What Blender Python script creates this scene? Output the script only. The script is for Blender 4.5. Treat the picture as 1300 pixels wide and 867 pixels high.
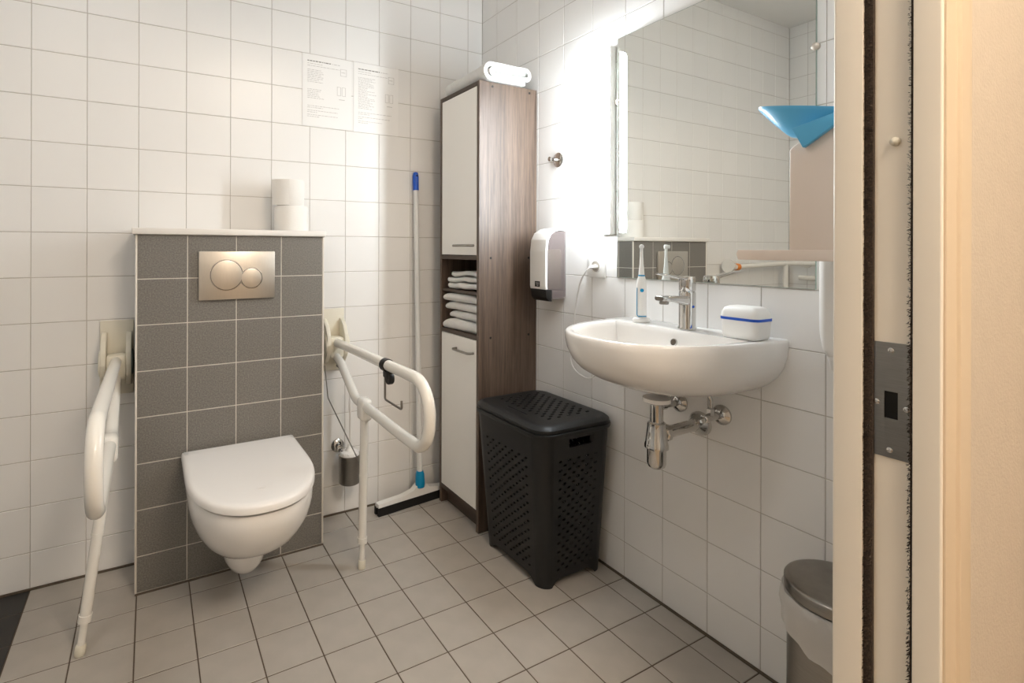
import bpy, bmesh, math, random
from mathutils import Vector, Matrix, noise

random.seed(7)
PI = math.pi
SC = bpy.context.scene
COL = SC.collection
for o in list(bpy.data.objects):
    bpy.data.objects.remove(o, do_unlink=True)

# ------------------------------------------------------------------ camera
cam_d = bpy.data.cameras.new('camera')
cam_d.sensor_width = 36.0
cam_d.lens = 669.1587 / 1300.0 * 36.0
cam_d.shift_x = (650.0 - 559.2532) / 1300.0
cam_d.shift_y = -(433.5 - 315.5963) / 1300.0
cam_d.clip_start = 0.02
cam = bpy.data.objects.new('camera', cam_d)
COL.objects.link(cam)
cam.matrix_world = (Matrix.Translation((-1.3939, -2.1199, 1.1004)) @ Matrix.Rotation(-0.5037, 4, 'Z')
                    @ Matrix.Rotation(PI / 2, 4, 'X') @ Matrix.Rotation(0.0027, 4, 'Z'))
SC.camera = cam

# ------------------------------------------------------------------ world, exposure
W = bpy.data.worlds.new('world'); SC.world = W
W.use_nodes = True
W.node_tree.nodes['Background'].inputs[0].default_value = (0.9, 0.92, 1.0, 1)
W.node_tree.nodes['Background'].inputs[1].default_value = 0.02
vs = SC.view_settings
vs.view_transform = 'Standard'; vs.look = 'None'; vs.gamma = 1.0; vs.use_curve_mapping = False
vs.exposure = 0.16

LAMP_STRENGTH = 58.0         # tube of the mirror lamp
FILL_STRENGTH = 20.0          # round fill light added under the bathroom ceiling
HALL_STRENGTH = 35.0           # ceiling lamp of the corridor

# ------------------------------------------------------------------ materials
def lin(c):
    return tuple(((v / 255) / 12.92 if v / 255 <= 0.04045 else ((v / 255 + 0.055) / 1.055) ** 2.4) for v in c) + (1.0,)

MATS = {}
def mat(name, rgb, rough=0.5, metal=0.0, var=0.0, scale=8.0, bump=0.0, bscale=200.0, coat=0.0, spec=0.5,
        per_obj=0.0, emit=None, trans=0.0, alpha=1.0, sss=0.0, stretch=None, ior=1.45):
    if name in MATS: return MATS[name]
    m = bpy.data.materials.new(name); m.use_nodes = True
    nt = m.node_tree; b = nt.nodes['Principled BSDF']
    c = lin(rgb)
    b.inputs['Base Color'].default_value = c
    b.inputs['Roughness'].default_value = rough
    b.inputs['Metallic'].default_value = metal
    b.inputs['Specular IOR Level'].default_value = spec
    b.inputs['IOR'].default_value = ior
    if coat: b.inputs['Coat Weight'].default_value = coat; b.inputs['Coat Roughness'].default_value = 0.05
    if trans: b.inputs['Transmission Weight'].default_value = trans
    if alpha < 1: b.inputs['Alpha'].default_value = alpha
    if sss: b.inputs['Subsurface Weight'].default_value = sss; b.inputs['Subsurface Scale'].default_value = 0.01
    if emit:
        b.inputs['Emission Color'].default_value = emit[0]; b.inputs['Emission Strength'].default_value = emit[1]
    L = nt.links.new
    tc = nt.nodes.new('ShaderNodeTexCoord')
    src = tc.outputs['Object']
    if stretch:
        mp = nt.nodes.new('ShaderNodeMapping'); mp.inputs['Scale'].default_value = stretch
        L(src, mp.inputs['Vector']); src = mp.outputs['Vector']
    if var or per_obj:
        val = None
        if var:
            n = nt.nodes.new('ShaderNodeTexNoise'); n.inputs['Scale'].default_value = scale
            n.inputs['Detail'].default_value = 5; L(src, n.inputs['Vector'])
            r = nt.nodes.new('ShaderNodeMapRange'); r.inputs['From Min'].default_value = 0.3; r.inputs['From Max'].default_value = 0.7
            r.inputs['To Min'].default_value = 1 - var; r.inputs['To Max'].default_value = 1 + var
            L(n.outputs['Fac'], r.inputs['Value']); val = r.outputs['Result']
        if per_obj:
            oi = nt.nodes.new('ShaderNodeObjectInfo')
            r2 = nt.nodes.new('ShaderNodeMapRange'); r2.inputs['To Min'].default_value = 1 - per_obj; r2.inputs['To Max'].default_value = 1 + per_obj
            L(oi.outputs['Random'], r2.inputs['Value'])
            if val:
                mm = nt.nodes.new('ShaderNodeMath'); mm.operation = 'MULTIPLY'; L(val, mm.inputs[0]); L(r2.outputs['Result'], mm.inputs[1]); val = mm.outputs[0]
            else: val = r2.outputs['Result']
        vm = nt.nodes.new('ShaderNodeVectorMath'); vm.operation = 'SCALE'; vm.inputs[0].default_value = c[:3]
        L(val, vm.inputs['Scale']); L(vm.outputs['Vector'], b.inputs['Base Color'])
    if bump:
        n2 = nt.nodes.new('ShaderNodeTexNoise'); n2.inputs['Scale'].default_value = bscale; n2.inputs['Detail'].default_value = 3
        L(src, n2.inputs['Vector'])
        bp = nt.nodes.new('ShaderNodeBump'); bp.inputs['Strength'].default_value = bump; bp.inputs['Distance'].default_value = 0.002
        L(n2.outputs['Fac'], bp.inputs['Height']); L(bp.outputs['Normal'], b.inputs['Normal'])
    MATS[name] = m
    return m

def wood_mat(name, dark, light):
    m = bpy.data.materials.new(name); m.use_nodes = True; nt = m.node_tree; L = nt.links.new
    b = nt.nodes['Principled BSDF']; b.inputs['Roughness'].default_value = 0.45; b.inputs['Specular IOR Level'].default_value = 0.55
    tc = nt.nodes.new('ShaderNodeTexCoord')
    mp = nt.nodes.new('ShaderNodeMapping'); mp.inputs['Scale'].default_value = (1.0, 1.0, 0.035); L(tc.outputs['Object'], mp.inputs['Vector'])
    n1 = nt.nodes.new('ShaderNodeTexNoise'); n1.inputs['Scale'].default_value = 60; n1.inputs['Detail'].default_value = 8; n1.inputs['Roughness'].default_value = 0.65; n1.inputs['Distortion'].default_value = 0.6
    L(mp.outputs['Vector'], n1.inputs['Vector'])
    mp2 = nt.nodes.new('ShaderNodeMapping'); mp2.inputs['Scale'].default_value = (1.0, 1.0, 0.06); L(tc.outputs['Object'], mp2.inputs['Vector'])
    n2 = nt.nodes.new('ShaderNodeTexNoise'); n2.inputs['Scale'].default_value = 260; n2.inputs['Detail'].default_value = 3
    L(mp2.outputs['Vector'], n2.inputs['Vector'])
    mx = nt.nodes.new('ShaderNodeMath'); mx.operation = 'MULTIPLY_ADD'; mx.inputs[1].default_value = 0.35; L(n2.outputs['Fac'], mx.inputs[0]); L(n1.outputs['Fac'], mx.inputs[2])
    r = nt.nodes.new('ShaderNodeValToRGB'); r.color_ramp.elements[0].position = 0.48; r.color_ramp.elements[1].position = 0.9
    r.color_ramp.elements[0].color = lin(dark); r.color_ramp.elements[1].color = lin(light)
    L(mx.outputs[0], r.inputs['Fac']); L(r.outputs['Color'], b.inputs['Base Color'])
    bp = nt.nodes.new('ShaderNodeBump'); bp.inputs['Strength'].default_value = 0.08; L(n2.outputs['Fac'], bp.inputs['Height']); L(bp.outputs['Normal'], b.inputs['Normal'])
    return m

def emis(name, rgb, strength):
    m = bpy.data.materials.new(name); m.use_nodes = True; nt = m.node_tree
    b = nt.nodes['Principled BSDF']; b.inputs['Base Color'].default_value = (0.9, 0.9, 0.9, 1)
    b.inputs['Emission Color'].default_value = rgb + (1,); b.inputs['Emission Strength'].default_value = strength
    return m

TILE_W = mat('white_glazed_tile', (241, 239, 236), 0.27, spec=0.4, per_obj=0.012, var=0.01, scale=3)
GROUT = mat('wall_grout', (192, 185, 177), 0.9, var=0.08, scale=20)
TILE_F = mat('grey_floor_tile', (176, 169, 160), 0.5, per_obj=0.03, var=0.05, scale=14, bump=0.06, bscale=300)
TILE_FD = mat('black_floor_tile', (44, 41, 39), 0.45, per_obj=0.05, var=0.08, scale=14)
GROUT_F = mat('floor_grout', (92, 80, 68), 0.95, var=0.1, scale=20)
TILE_G = mat('speckled_grey_tile', (122, 118, 112), 0.5, per_obj=0.03, var=0.30, scale=240, bump=0.1, bscale=240)
GROUT_G = mat('light_tile_grout', (214, 208, 198), 0.8)
PLASTER = mat('white_ceiling_plaster', (242, 240, 236), 0.9, bump=0.1, bscale=80)
BEIGE = mat('beige_textured_wall', (212, 198, 180), 0.85, var=0.02, scale=30, bump=0.5, bscale=170)
PAINT = mat('cream_lacquered_frame', (246, 236, 220), 0.35, var=0.012, scale=6)
CERAMIC = mat('white_ceramic', (245, 242, 238), 0.08, coat=0.3)
LIDM = mat('white_seat_plastic', (245, 242, 239), 0.22)
CREAMP = mat('cream_plastic', (228, 222, 205), 0.4, var=0.02, scale=12)
BARW = mat('white_powder_coated_steel', (240, 236, 228), 0.25, coat=0.2)
CHROME = mat('polished_chrome', (205, 203, 200), 0.07, metal=1.0)
STEEL = mat('brushed_steel', (150, 146, 140), 0.3, metal=1.0, var=0.06, scale=40, stretch=(1, 1, 14))
SATIN = mat('satin_nickel', (214, 207, 197), 0.34, metal=1.0, var=0.02, scale=30, stretch=(12, 1, 1))
BLACKP = mat('black_plastic', (24, 23, 22), 0.4)
HAMPER = mat('anthracite_hamper_plastic', (25, 25, 25), 0.42, var=0.03, scale=20)
DOORW = mat('off_white_cabinet_door', (249, 246, 240), 0.35)
WOOD = wood_mat('brown_wood_laminate', (68, 55, 46), (112, 93, 79))
WOODD = mat('dark_wood_edge', (76, 63, 54), 0.4, var=0.08, scale=40)
TOWEL = mat('white_terry_cloth', (228, 226, 222), 0.95, bump=0.9, bscale=420, var=0.03, scale=60, sss=0.05)
PAPER = mat('white_paper', (243, 241, 238), 0.6)
INK = mat('grey_print', (190, 186, 182), 0.8)
INKD = mat('dark_grey_print', (130, 126, 122), 0.8)
TISSUE = mat('toilet_tissue', (240, 237, 232), 0.95, bump=0.3, bscale=160)
BLUE = mat('blue_plastic', (24, 84, 190), 0.35)
TEAL = mat('teal_plastic', (0, 140, 190), 0.35)
SKY = mat('light_blue_plastic', (92, 178, 222), 0.3)
WHITEP = mat('white_plastic', (238, 236, 232), 0.28)
ALUW = mat('white_anodised_pole', (228, 228, 226), 0.3)
RUBBER = mat('black_rubber', (22, 20, 19), 0.7)
SMOKE = mat('smoky_clear_plastic', (120, 108, 106), 0.12, alpha=0.55)
SOAP = mat('pale_yellow_soap', (214, 206, 168), 0.3)
PANEL = mat('pale_cream_panel', (236, 221, 208), 0.4)
BRUSH = mat('brown_pile_seal', (74, 62, 52), 0.95, var=0.35, scale=300)
GREYD = mat('grey_green_cap', (92, 98, 94), 0.45)
BAG = mat('thin_white_bin_liner', (226, 222, 216), 0.35, alpha=0.72)
ORANGE = mat('orange_plastic', (226, 132, 40), 0.4)
SILIC = mat('brown_silicone', (96, 84, 72), 0.7)
HOLE = mat('dark_cavity', (10, 9, 8), 0.9)
MIRROR = mat('silvered_mirror', (236, 238, 235), 0.0, metal=1.0)
GLASSEDGE = mat('green_glass_edge', (150, 165, 155), 0.15)
LAMP = emis('glowing_lamp_tube', (0.87, 0.945, 1.0), LAMP_STRENGTH)
FILL = emis('glowing_fill_diffuser', (0.98, 0.97, 0.95), FILL_STRENGTH)  # for the added fill light that lifts the bathroom's ambient level
HALLL = emis('glowing_hall_diffuser', (1.0, 0.85, 0.69), HALL_STRENGTH)

# ------------------------------------------------------------------ mesh helpers
def new(): return bmesh.new()

def box(bm, lo, hi, bev=0.0, seg=2):
    t = bmesh.new(); bmesh.ops.create_cube(t, size=1)
    s = [hi[i] - lo[i] for i in range(3)]; c = [(hi[i] + lo[i]) / 2 for i in range(3)]
    for v in t.verts: v.co = Vector((v.co[i] * s[i] + c[i] for i in range(3)))
    if bev: bmesh.ops.bevel(t, geom=list(t.edges), offset=min(bev, min(abs(x) for x in s) * 0.49), segments=seg, affect='EDGES', profile=0.5)
    join(bm, t); return bm

def join(bm, t):
    me = bpy.data.meshes.new('tmp'); t.to_mesh(me); t.free(); bm.from_mesh(me); bpy.data.meshes.remove(me)

def ring_faces(bm, a, b, closed=True):
    n = len(a)
    for i in range(n if closed else n - 1):
        j = (i + 1) % n
        try: bm.faces.new((a[i], a[j], b[j], b[i]))
        except ValueError: pass

def loft(bm, rings, closed=True, cap0=True, cap1=True):
    R = [[bm.verts.new(p) for p in r] for r in rings]
    for a, b in zip(R, R[1:]): ring_faces(bm, a, b, closed)
    if cap0: bm.faces.new(R[0][::-1])
    if cap1: bm.faces.new(R[-1])
    return bm

def frame(d):
    d = Vector(d).normalized()
    a = Vector((0, 0, 1)) if abs(d.z) < 0.9 else Vector((1, 0, 0))
    u = d.cross(a).normalized(); return u, d.cross(u).normalized(), d

def lathe(bm, prof, org, axis=(0, 0, 1), n=32, cap0=True, cap1=True, sx=1.0, sy=1.0):
    """prof: list of (radius, height along axis)"""
    u, v, d = frame(axis); o = Vector(org)
    rings = [[o + d * h + u * (r * sx * math.cos(2 * PI * k / n)) + v * (r * sy * math.sin(2 * PI * k / n)) for k in range(n)] for r, h in prof]
    return loft(bm, rings, True, cap0, cap1)

def fillet(pts, rad, n=8):
    P = [Vector(p) for p in pts]; out = [P[0]]
    for i in range(1, len(P) - 1):
        r = rad[i] if isinstance(rad, (list, tuple)) else rad
        a = (P[i - 1] - P[i]); b = (P[i + 1] - P[i]); la, lb = a.length, b.length; a.normalize(); b.normalize()
        ang = a.angle(b)
        if r <= 0 or ang > PI - 0.02: out.append(P[i]); continue
        t = min(r / math.tan(ang / 2), la * 0.49, lb * 0.49); rr = t * math.tan(ang / 2)
        bis = (a + b).normalized(); c = P[i] + bis * (rr / math.sin(ang / 2))
        s = P[i] + a * t - c; e = P[i] + b * t - c
        om = s.angle(e)
        for k in range(n + 1):
            q = k / n; out.append(c + (s * math.sin((1 - q) * om) + e * math.sin(q * om)) / math.sin(om))
    out.append(P[-1]); return out

def tube(bm, pts, r, n=14, cap=True):
    P = [Vector(p) for p in pts]; rings = []; u = None
    for i, p in enumerate(P):
        d = (P[min(i + 1, len(P) - 1)] - P[max(i - 1, 0)]).normalized()
        if u is None: u = frame(d)[0]
        else: u = (u - d * u.dot(d)).normalized()
        v = d.cross(u); rr = r[i] if isinstance(r, (list, tuple)) else r
        rings.append([p + u * rr * math.cos(2 * PI * k / n) + v * rr * math.sin(2 * PI * k / n) for k in range(n)])
    return loft(bm, rings, True, cap, cap)

def prism(bm, poly, axis, a, b, bev=0.0):
    """poly: 2D points in the plane of the two other axes (cyclic order), pushed along axis from a to b"""
    def P(q, t):
        return {'x': (t, q[0], q[1]), 'y': (q[0], t, q[1]), 'z': (q[0], q[1], t)}[axis]
    t = bmesh.new(); loft(t, [[P(q, a) for q in poly], [P(q, b) for q in poly]])
    bmesh.ops.recalc_face_normals(t, faces=list(t.faces))
    if bev: bmesh.ops.bevel(t, geom=list(t.edges), offset=bev, segments=2, affect='EDGES', profile=0.5)
    join(bm, t); return bm

def sphere(bm, c, r, s=(1, 1, 1), n=16):
    t = bmesh.new(); bmesh.ops.create_uvsphere(t, u_segments=n, v_segments=n // 2, radius=r)
    for v in t.verts: v.co = Vector((v.co.x * s[0] + c[0], v.co.y * s[1] + c[1], v.co.z * s[2] + c[2]))
    join(bm, t); return bm

def wpos(o):
    p = Vector((0, 0, 0))
    while o: p += o.location; o = o.parent
    return p

def obj(name, bm, m, parent=None, smooth=40, world=True, recalc=True):
    if recalc: bmesh.ops.recalc_face_normals(bm, faces=list(bm.faces))
    if parent is not None and world:
        off = wpos(parent)
        for v in bm.verts: v.co -= off
    me = bpy.data.meshes.new(name); bm.to_mesh(me); bm.free()
    me.materials.append(m)
    if smooth:
        for p in me.polygons: p.use_smooth = True
        me.set_sharp_from_angle(angle=math.radians(smooth))
    o = bpy.data.objects.new(name, me); COL.objects.link(o)
    if parent: o.parent = parent
    return o

def tag(o, label, cat, group=None):
    o['label'] = label; o['category'] = cat
    if group: o['group'] = group
    return o

def thing(name, label, cat, loc, group=None, rz=0.0):
    o = bpy.data.objects.new(name, None); COL.objects.link(o); o.location = loc; o.rotation_euler = (0, 0, rz)
    o.empty_display_size = 0.05
    return tag(o, label, cat, group)

def struct(name, bm, m, smooth=40):
    o = obj(name, bm, m, None, smooth); o['kind'] = 'structure'; return o

def recentre(o):
    """put a mesh object's origin at the middle of its base"""
    me = o.data; xs = [v.co for v in me.vertices]
    c = Vector(((min(v.x for v in xs) + max(v.x for v in xs)) / 2, (min(v.y for v in xs) + max(v.y for v in xs)) / 2, min(v.z for v in xs)))
    me.transform(Matrix.Translation(-c)); o.location = c; return o

# ------------------------------------------------------------------ tiles
T = 0.15; TH = 0.1473; G = 0.0020
Z0 = 0.119; XB = 0.0798; YR = 0.1208; XF = 0.0788
tile_cache = {}
def tile_mesh(w, h, g=G, th=0.005, bv=0.0012, m=None, key=''):
    k = (round(w, 4), round(h, 4), g, key)
    if k in tile_cache: return tile_cache[k]
    a, b = w / 2 - g / 2, h / 2 - g / 2
    me = bpy.data.meshes.new('tile')
    def q(x, y, z): return [(-x, -y, z), (x, -y, z), (x, y, z), (-x, y, z)]
    V = q(a, b, -th) + q(a, b, -bv) + q(a - bv, b - bv, 0)
    F = [(8, 9, 10, 11)]
    for r in (0, 4):
        for i in range(4):
            j = (i + 1) % 4; F.append((r + i, r + j, r + 4 + j, r + 4 + i))
    me.from_pydata(V, [], F); me.materials.append(m); me.update()
    tile_cache[k] = me; return me

def place_tile(me, parent, loc, rot, jit=0.0012):
    o = bpy.data.objects.new('tile', me); COL.objects.link(o); o.parent = parent
    o.location = loc
    R = rot.to_matrix() if hasattr(rot, 'to_matrix') else rot
    J = Matrix.Rotation(random.uniform(-jit, jit), 3, 'X') @ Matrix.Rotation(random.uniform(-jit, jit), 3, 'Y')
    o.rotation_euler = (R @ J).to_euler(); return o

def cuts(a, b, start, step):
    """grid lines between a and b aligned to start + k*step"""
    k0 = math.ceil((a - start) / step - 1e-6); out = [a]
    x = start + k0 * step
    while x < b - 0.004:
        if x > a + 0.004: out.append(x)
        x += step
    out.append(b); return out

R_BACK = Matrix(((1, 0, 0), (0, 0, -1), (0, 1, 0)))      # tile x -> +x, y -> +z, normal -> -y
R_RIGHT = Matrix(((0, 0, -1), (-1, 0, 0), (0, 1, 0)))    # tile x -> -y, y -> +z, normal -> -x
R_LEFT = Matrix(((0, 0, 1), (1, 0, 0), (0, 1, 0)))       # tile x -> +y, y -> +z, normal -> +x
R_FRONT = Matrix(((-1, 0, 0), (0, 0, 1), (0, 1, 0)))     # normal -> +y
R_FLOOR = Matrix(((1, 0, 0), (0, 1, 0), (0, 0, 1)))

XL, YF, ZC = -2.66, -1.668, 2.70                          # left wall, front wall, ceiling

# back wall: 300 tiles that show largest are single objects, the others one field
wb = struct('wall_back', box(new(), (XL - 0.1, 0.0015, -0.05), (0.1, 0.1, ZC + 0.05)), GROUT, 0)
cells = []
xs = cuts(XL, 0.0, -XB, T) if False else sorted(set([XL] + [-(XB + i * T) for i in range(18) if -(XB + i * T) > XL + 0.01] + [0.0]))
zs = sorted(set([0.004] + [Z0 + k * TH for k in range(18) if Z0 + k * TH < ZC - 0.01] + [ZC]))
for xa, xb in zip(xs, xs[1:]):
    for za, zb in zip(zs, zs[1:]):
        cells.append((xa, xb, za, zb))
def hidden_back(c):
    xa, xb, za, zb = c
    if xa > -1.42 and xb < -0.84 and zb < 1.12: return True          # behind the cistern box
    if xa > -0.235 and zb < 1.5: return True                          # behind the cabinet
    return False
cells.sort(key=lambda c: (hidden_back(c), c[0] < -1.96, c[2] > 2.3, -c[0]))
fv, ff = [], []
for n_, (xa, xb, za, zb) in enumerate(cells):
    c = ((xa + xb) / 2, 0.0, (za + zb) / 2)
    if n_ < 300: place_tile(tile_mesh(xb - xa, zb - za, m=TILE_W), wb, c, R_BACK)
    else:
        me = tile_mesh(xb - xa, zb - za, m=TILE_W); o_ = len(fv)
        fv += [tuple(R_BACK @ v.co + Vector(c)) for v in me.vertices]; ff += [tuple(i + o_ for i in p.vertices) for p in me.polygons]
if fv:
    me = bpy.data.meshes.new('tile_field'); me.from_pydata(fv, [], ff); me.materials.append(TILE_W)
    o = bpy.data.objects.new('tile_field', me); COL.objects.link(o); o.parent = wb; o['kind'] = 'stuff'

# right wall
wr = struct('wall_right', box(new(), (0.0015, YF - 0.14, -0.05), (0.1, 0.0, ZC + 0.05)), GROUT, 0)
ys = sorted(set([YF] + [-(YR + j * T) for j in range(11) if -(YR + j * T) > YF + 0.01] + [0.0]))
for ya, yb in zip(ys, ys[1:]):
    for za, zb in zip(zs, zs[1:]):
        place_tile(tile_mesh(yb - ya, zb - za, m=TILE_W), wr, (0, (ya + yb) / 2, (za + zb) / 2), R_RIGHT)
# left wall (seen in the mirror)
wl = struct('wall_left', box(new(), (XL - 0.1, YF - 0.14, -0.05), (XL - 0.0015, 0.0, ZC + 0.05)), GROUT, 0)
for ya, yb in zip(ys, ys[1:]):
    for za, zb in zip(zs, zs[1:]):
        place_tile(tile_mesh(yb - ya, zb - za, m=TILE_W), wl, (XL, (ya + yb) / 2, (za + zb) / 2), R_LEFT)

# floor
fl = struct('floor', box(new(), (XL - 0.1, YF - 0.14, -0.1), (0.1, 0.1, -0.0016)), GROUT_F, 0)
fx = sorted(set([XL + 0.004] + [-(XF + i * T) for i in range(18) if -(XF + i * T) > XL + 0.01] + [-0.004]))
fy = sorted(set([YF - 0.135] + [-(YR + j * T) for j in range(12) if -(YR + j * T) > YF - 0.12] + [-0.004]))
for xa, xb in zip(fx, fx[1:]):
    dark = xb < -1.70
    for ya, yb in zip(fy, fy[1:]):
        if xa > -1.42 and xb < -0.84 and ya > -0.18: continue
        place_tile(tile_mesh(xb - xa, yb - ya, 0.0034, m=TILE_FD if dark else TILE_F, key='d' if dark else 'f'), fl, ((xa + xb) / 2, (ya + yb) / 2, 0), R_FLOOR, 0.0015)

bm = new()
box(bm, (XL, -0.006, 0.0), (-1.44, 0.0, 0.005)); box(bm, (-0.823, -0.006, 0.0), (0, 0.0, 0.005))
tr = struct('trim_1', bm, SILIC, 0)
tr = struct('trim_2', box(new(), (-0.006, YF, 0.0), (0, -0.006, 0.005)), SILIC, 0)

ce = struct('ceiling', box(new(), (XL - 0.1, YF - 0.14, ZC), (0.1, 0.1, ZC + 0.1)), PLASTER, 0)

# front wall with the door opening, and the corridor outside
DX0, DX1 = -1.60, -0.394
bm = new()
box(bm, (DX1 + 0.03, -1.79, 0), (0.0, YF + 0.004, ZC)); box(bm, (XL, -1.79, 0), (DX0 - 0.03, YF + 0.004, ZC)); box(bm, (DX0 - 0.03, -1.79, 2.36), (DX1 + 0.03, YF + 0.004, ZC))
struct('wall_front', bm, mat('white_painted_wall', (240, 238, 234), 0.6), 0)
bm = new()
YO = -1.799
box(bm, (DX1 + 0.07, YO, 0), (1.6, YO + 0.02, 2.6)); box(bm, (-3.6, YO, 0), (DX0 - 0.07, YO + 0.02, 2.6)); box(bm, (DX0 - 0.07, YO, 2.40), (DX1 + 0.07, YO + 0.02, 2.6))
struct('wall_corridor', bm, BEIGE, 0)
struct('wall_corridor_opposite', box(new(), (-3.6, -3.7, 0), (1.6, -3.6, 2.6)), PLASTER, 0)
bm = new(); box(bm, (1.6, -3.6, 0), (1.7, YO, 2.6)); box(bm, (-3.7, -3.6, 0), (-3.6, YO, 2.6))
struct('wall_corridor_ends', bm, PLASTER, 0)
struct('floor_corridor', box(new(), (-3.6, -3.6, -0.1), (1.6, YF - 0.14, -0.001)), mat('beige_corridor_vinyl', (170, 152, 128), 0.4, var=0.04, scale=10), 0)
struct('ceiling_corridor', box(new(), (-3.6, -3.6, 2.6), (1.6, YO, 2.7)), PLASTER, 0)

# ------------------------------------------------------------------ door frame
def plan(bm, pts, z0, z1):
    return loft(bm, [[(x, y, z0) for x, y in pts], [(x, y, z1) for x, y in pts]])
def rounded_plan(pts, r, n=4):
    P = [Vector((x, y, 0)) for x, y in pts]; out = []
    m_ = len(P)
    for i in range(m_):
        rr = r[i] if isinstance(r, (list, tuple)) else r
        if rr <= 0: out.append((P[i].x, P[i].y)); continue
        f = fillet([P[i - 1], P[i], P[(i + 1) % m_]], rr, n)[1:-1]
        out += [(q.x, q.y) for q in f]
    return out
ZD = 2.34
bm = new()
plan(bm, rounded_plan([(DX1 + 0.05, -1.664), (DX1, -1.664), (DX1, -1.7065), (DX1 + 0.05, -1.7065)], [0, 0.005, 0.001, 0]), 0, ZD)
d1 = struct('door_1', bm, PAINT)
bm = new()
plan(bm, rounded_plan([(DX1 + 0.05, -1.770), (DX1, -1.770), (DX1, -1.8035), (DX1 + 0.05, -1.8035)], [0, 0.001, 0.003, 0]), 0, ZD)
obj('frame_post', bm, PAINT, d1)
bm = new(); plan(bm, rounded_plan([(DX1 + 0.005, -1.8035), (DX1 + 0.005, -1.807), (DX1 + 0.04, -1.807), (DX1 + 0.043, -1.8115), (DX1 + 0.083, -1.8115), (DX1 + 0.088, -1.798), (DX1 + 0.02, -1.798)], [0, 0.002, 0.002, 0.002, 0.004, 0, 0]), 0, ZD + 0.06)
obj('casing', bm, mat('tan_casing', (226, 206, 178), 0.4), d1)
bm = new(); box(bm, (DX1 + 0.011, -1.7701, 0), (DX1 + 0.05, -1.706, ZD)); obj('slot_base', bm, PAINT, d1)
def pile(y0, y1, x0, name, seed, yb=None):
    rnd = random.Random(seed); bm_ = new()
    box(bm_, (x0 + 0.004, y0, 0), (x0 + 0.02, yb or y1, ZD))
    for k in range(5200):
        z = 0.2 + rnd.random() * 1.9; y = y0 + (rnd.random() ** (2.0 if yb else 1.0)) * (y1 - y0)
        ln = 0.0045 + rnd.random() * 0.003; dy = rnd.uniform(-.0022, .0022); dz = rnd.uniform(-.002, .002); w = 0.0007
        a = bm_.verts.new((x0 + 0.005, y, z - w)); b = bm_.verts.new((x0 + 0.005, y + w, z + w)); c = bm_.verts.new((x0 + 0.005 - ln, y + dy, z + dz))
        bm_.faces.new((a, b, c))
    o = obj(name, bm_, BRUSH, d1, 0, recalc=False); o['kind'] = 'stuff'; return o
pile(-1.7185, -1.7068, DX1 + 0.001, 'pile_seal', 1)
pile(-1.7698, -1.7632, DX1 + 0.001, 'pile_seal', 2, -1.7658)
# strike plate in the slot, four screws, square latch hole
bm = new(); X0 = DX1 + 0.0085
def yz_plate(bm, y0, y1, z0, z1, hy0, hy1, hz0, hz1, xa, xb):
    o_ = [(y0, z0), (y1, z0), (y1, z1), (y0, z1)]; h_ = [(hy0, hz0), (hy1, hz0), (hy1, hz1), (hy0, hz1)]
    A = [bm.verts.new((xa, *p)) for p in o_]; B = [bm.verts.new((xa, *p)) for p in h_]; C = [bm.verts.new((xb, *p)) for p in o_]; D = [bm.verts.new((xb, *p)) for p in h_]
    ring_faces(bm, A, B); ring_faces(bm, A, C); ring_faces(bm, B, D); ring_faces(bm, C, D)
yz_plate(bm, -1.7635, -1.7187, 0.777, 0.956, -1.7495, -1.7325, 0.838, 0.880, X0, X0 + 0.0026)
sp = obj('strike_plate', bm, STEEL, d1, 0); sp['label'] = 'brushed steel strike plate with a square latch hole'
obj('latch_hole', box(new(), (X0 + 0.0018, -1.7495, 0.838), (X0 + 0.0024, -1.7325, 0.880)), HOLE, sp, 0)
for (y, z) in ((-1.741, 0.944), (-1.7395, 0.789), (-1.7225, 0.861), (-1.7602, 0.857)):
    bm = new(); lathe(bm, [(0.0042, 0), (0.0042, 0.0006), (0.002, 0.0012), (0.0018, 0.0003), (0.0005, 0.0003)], (X0, y, z), (-1, 0, 0), 16); obj('screw', bm, CHROME, sp)
bm = new(); lathe(bm, [(0.007, 0), (0.0068, 0.003), (0.0055, 0.006), (0.003, 0.008), (0.0006, 0.0085)], (DX1 + 0.011, -1.745, 1.268), (-1, 0, 0), 20); obj('door_bumper', bm, CREAMP, d1)
# far post and head of the same frame (outside the picture)
bm = new(); box(bm, (DX0 - 0.05, -1.8035, 0), (DX0, -1.664, ZD), 0.003); obj('frame_post', bm, PAINT, d1)
bm = new(); box(bm, (DX0 - 0.05, -1.8035, ZD), (DX1 + 0.05, -1.664, ZD + 0.05), 0.003); obj('frame_head', bm, PAINT, d1)

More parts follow.
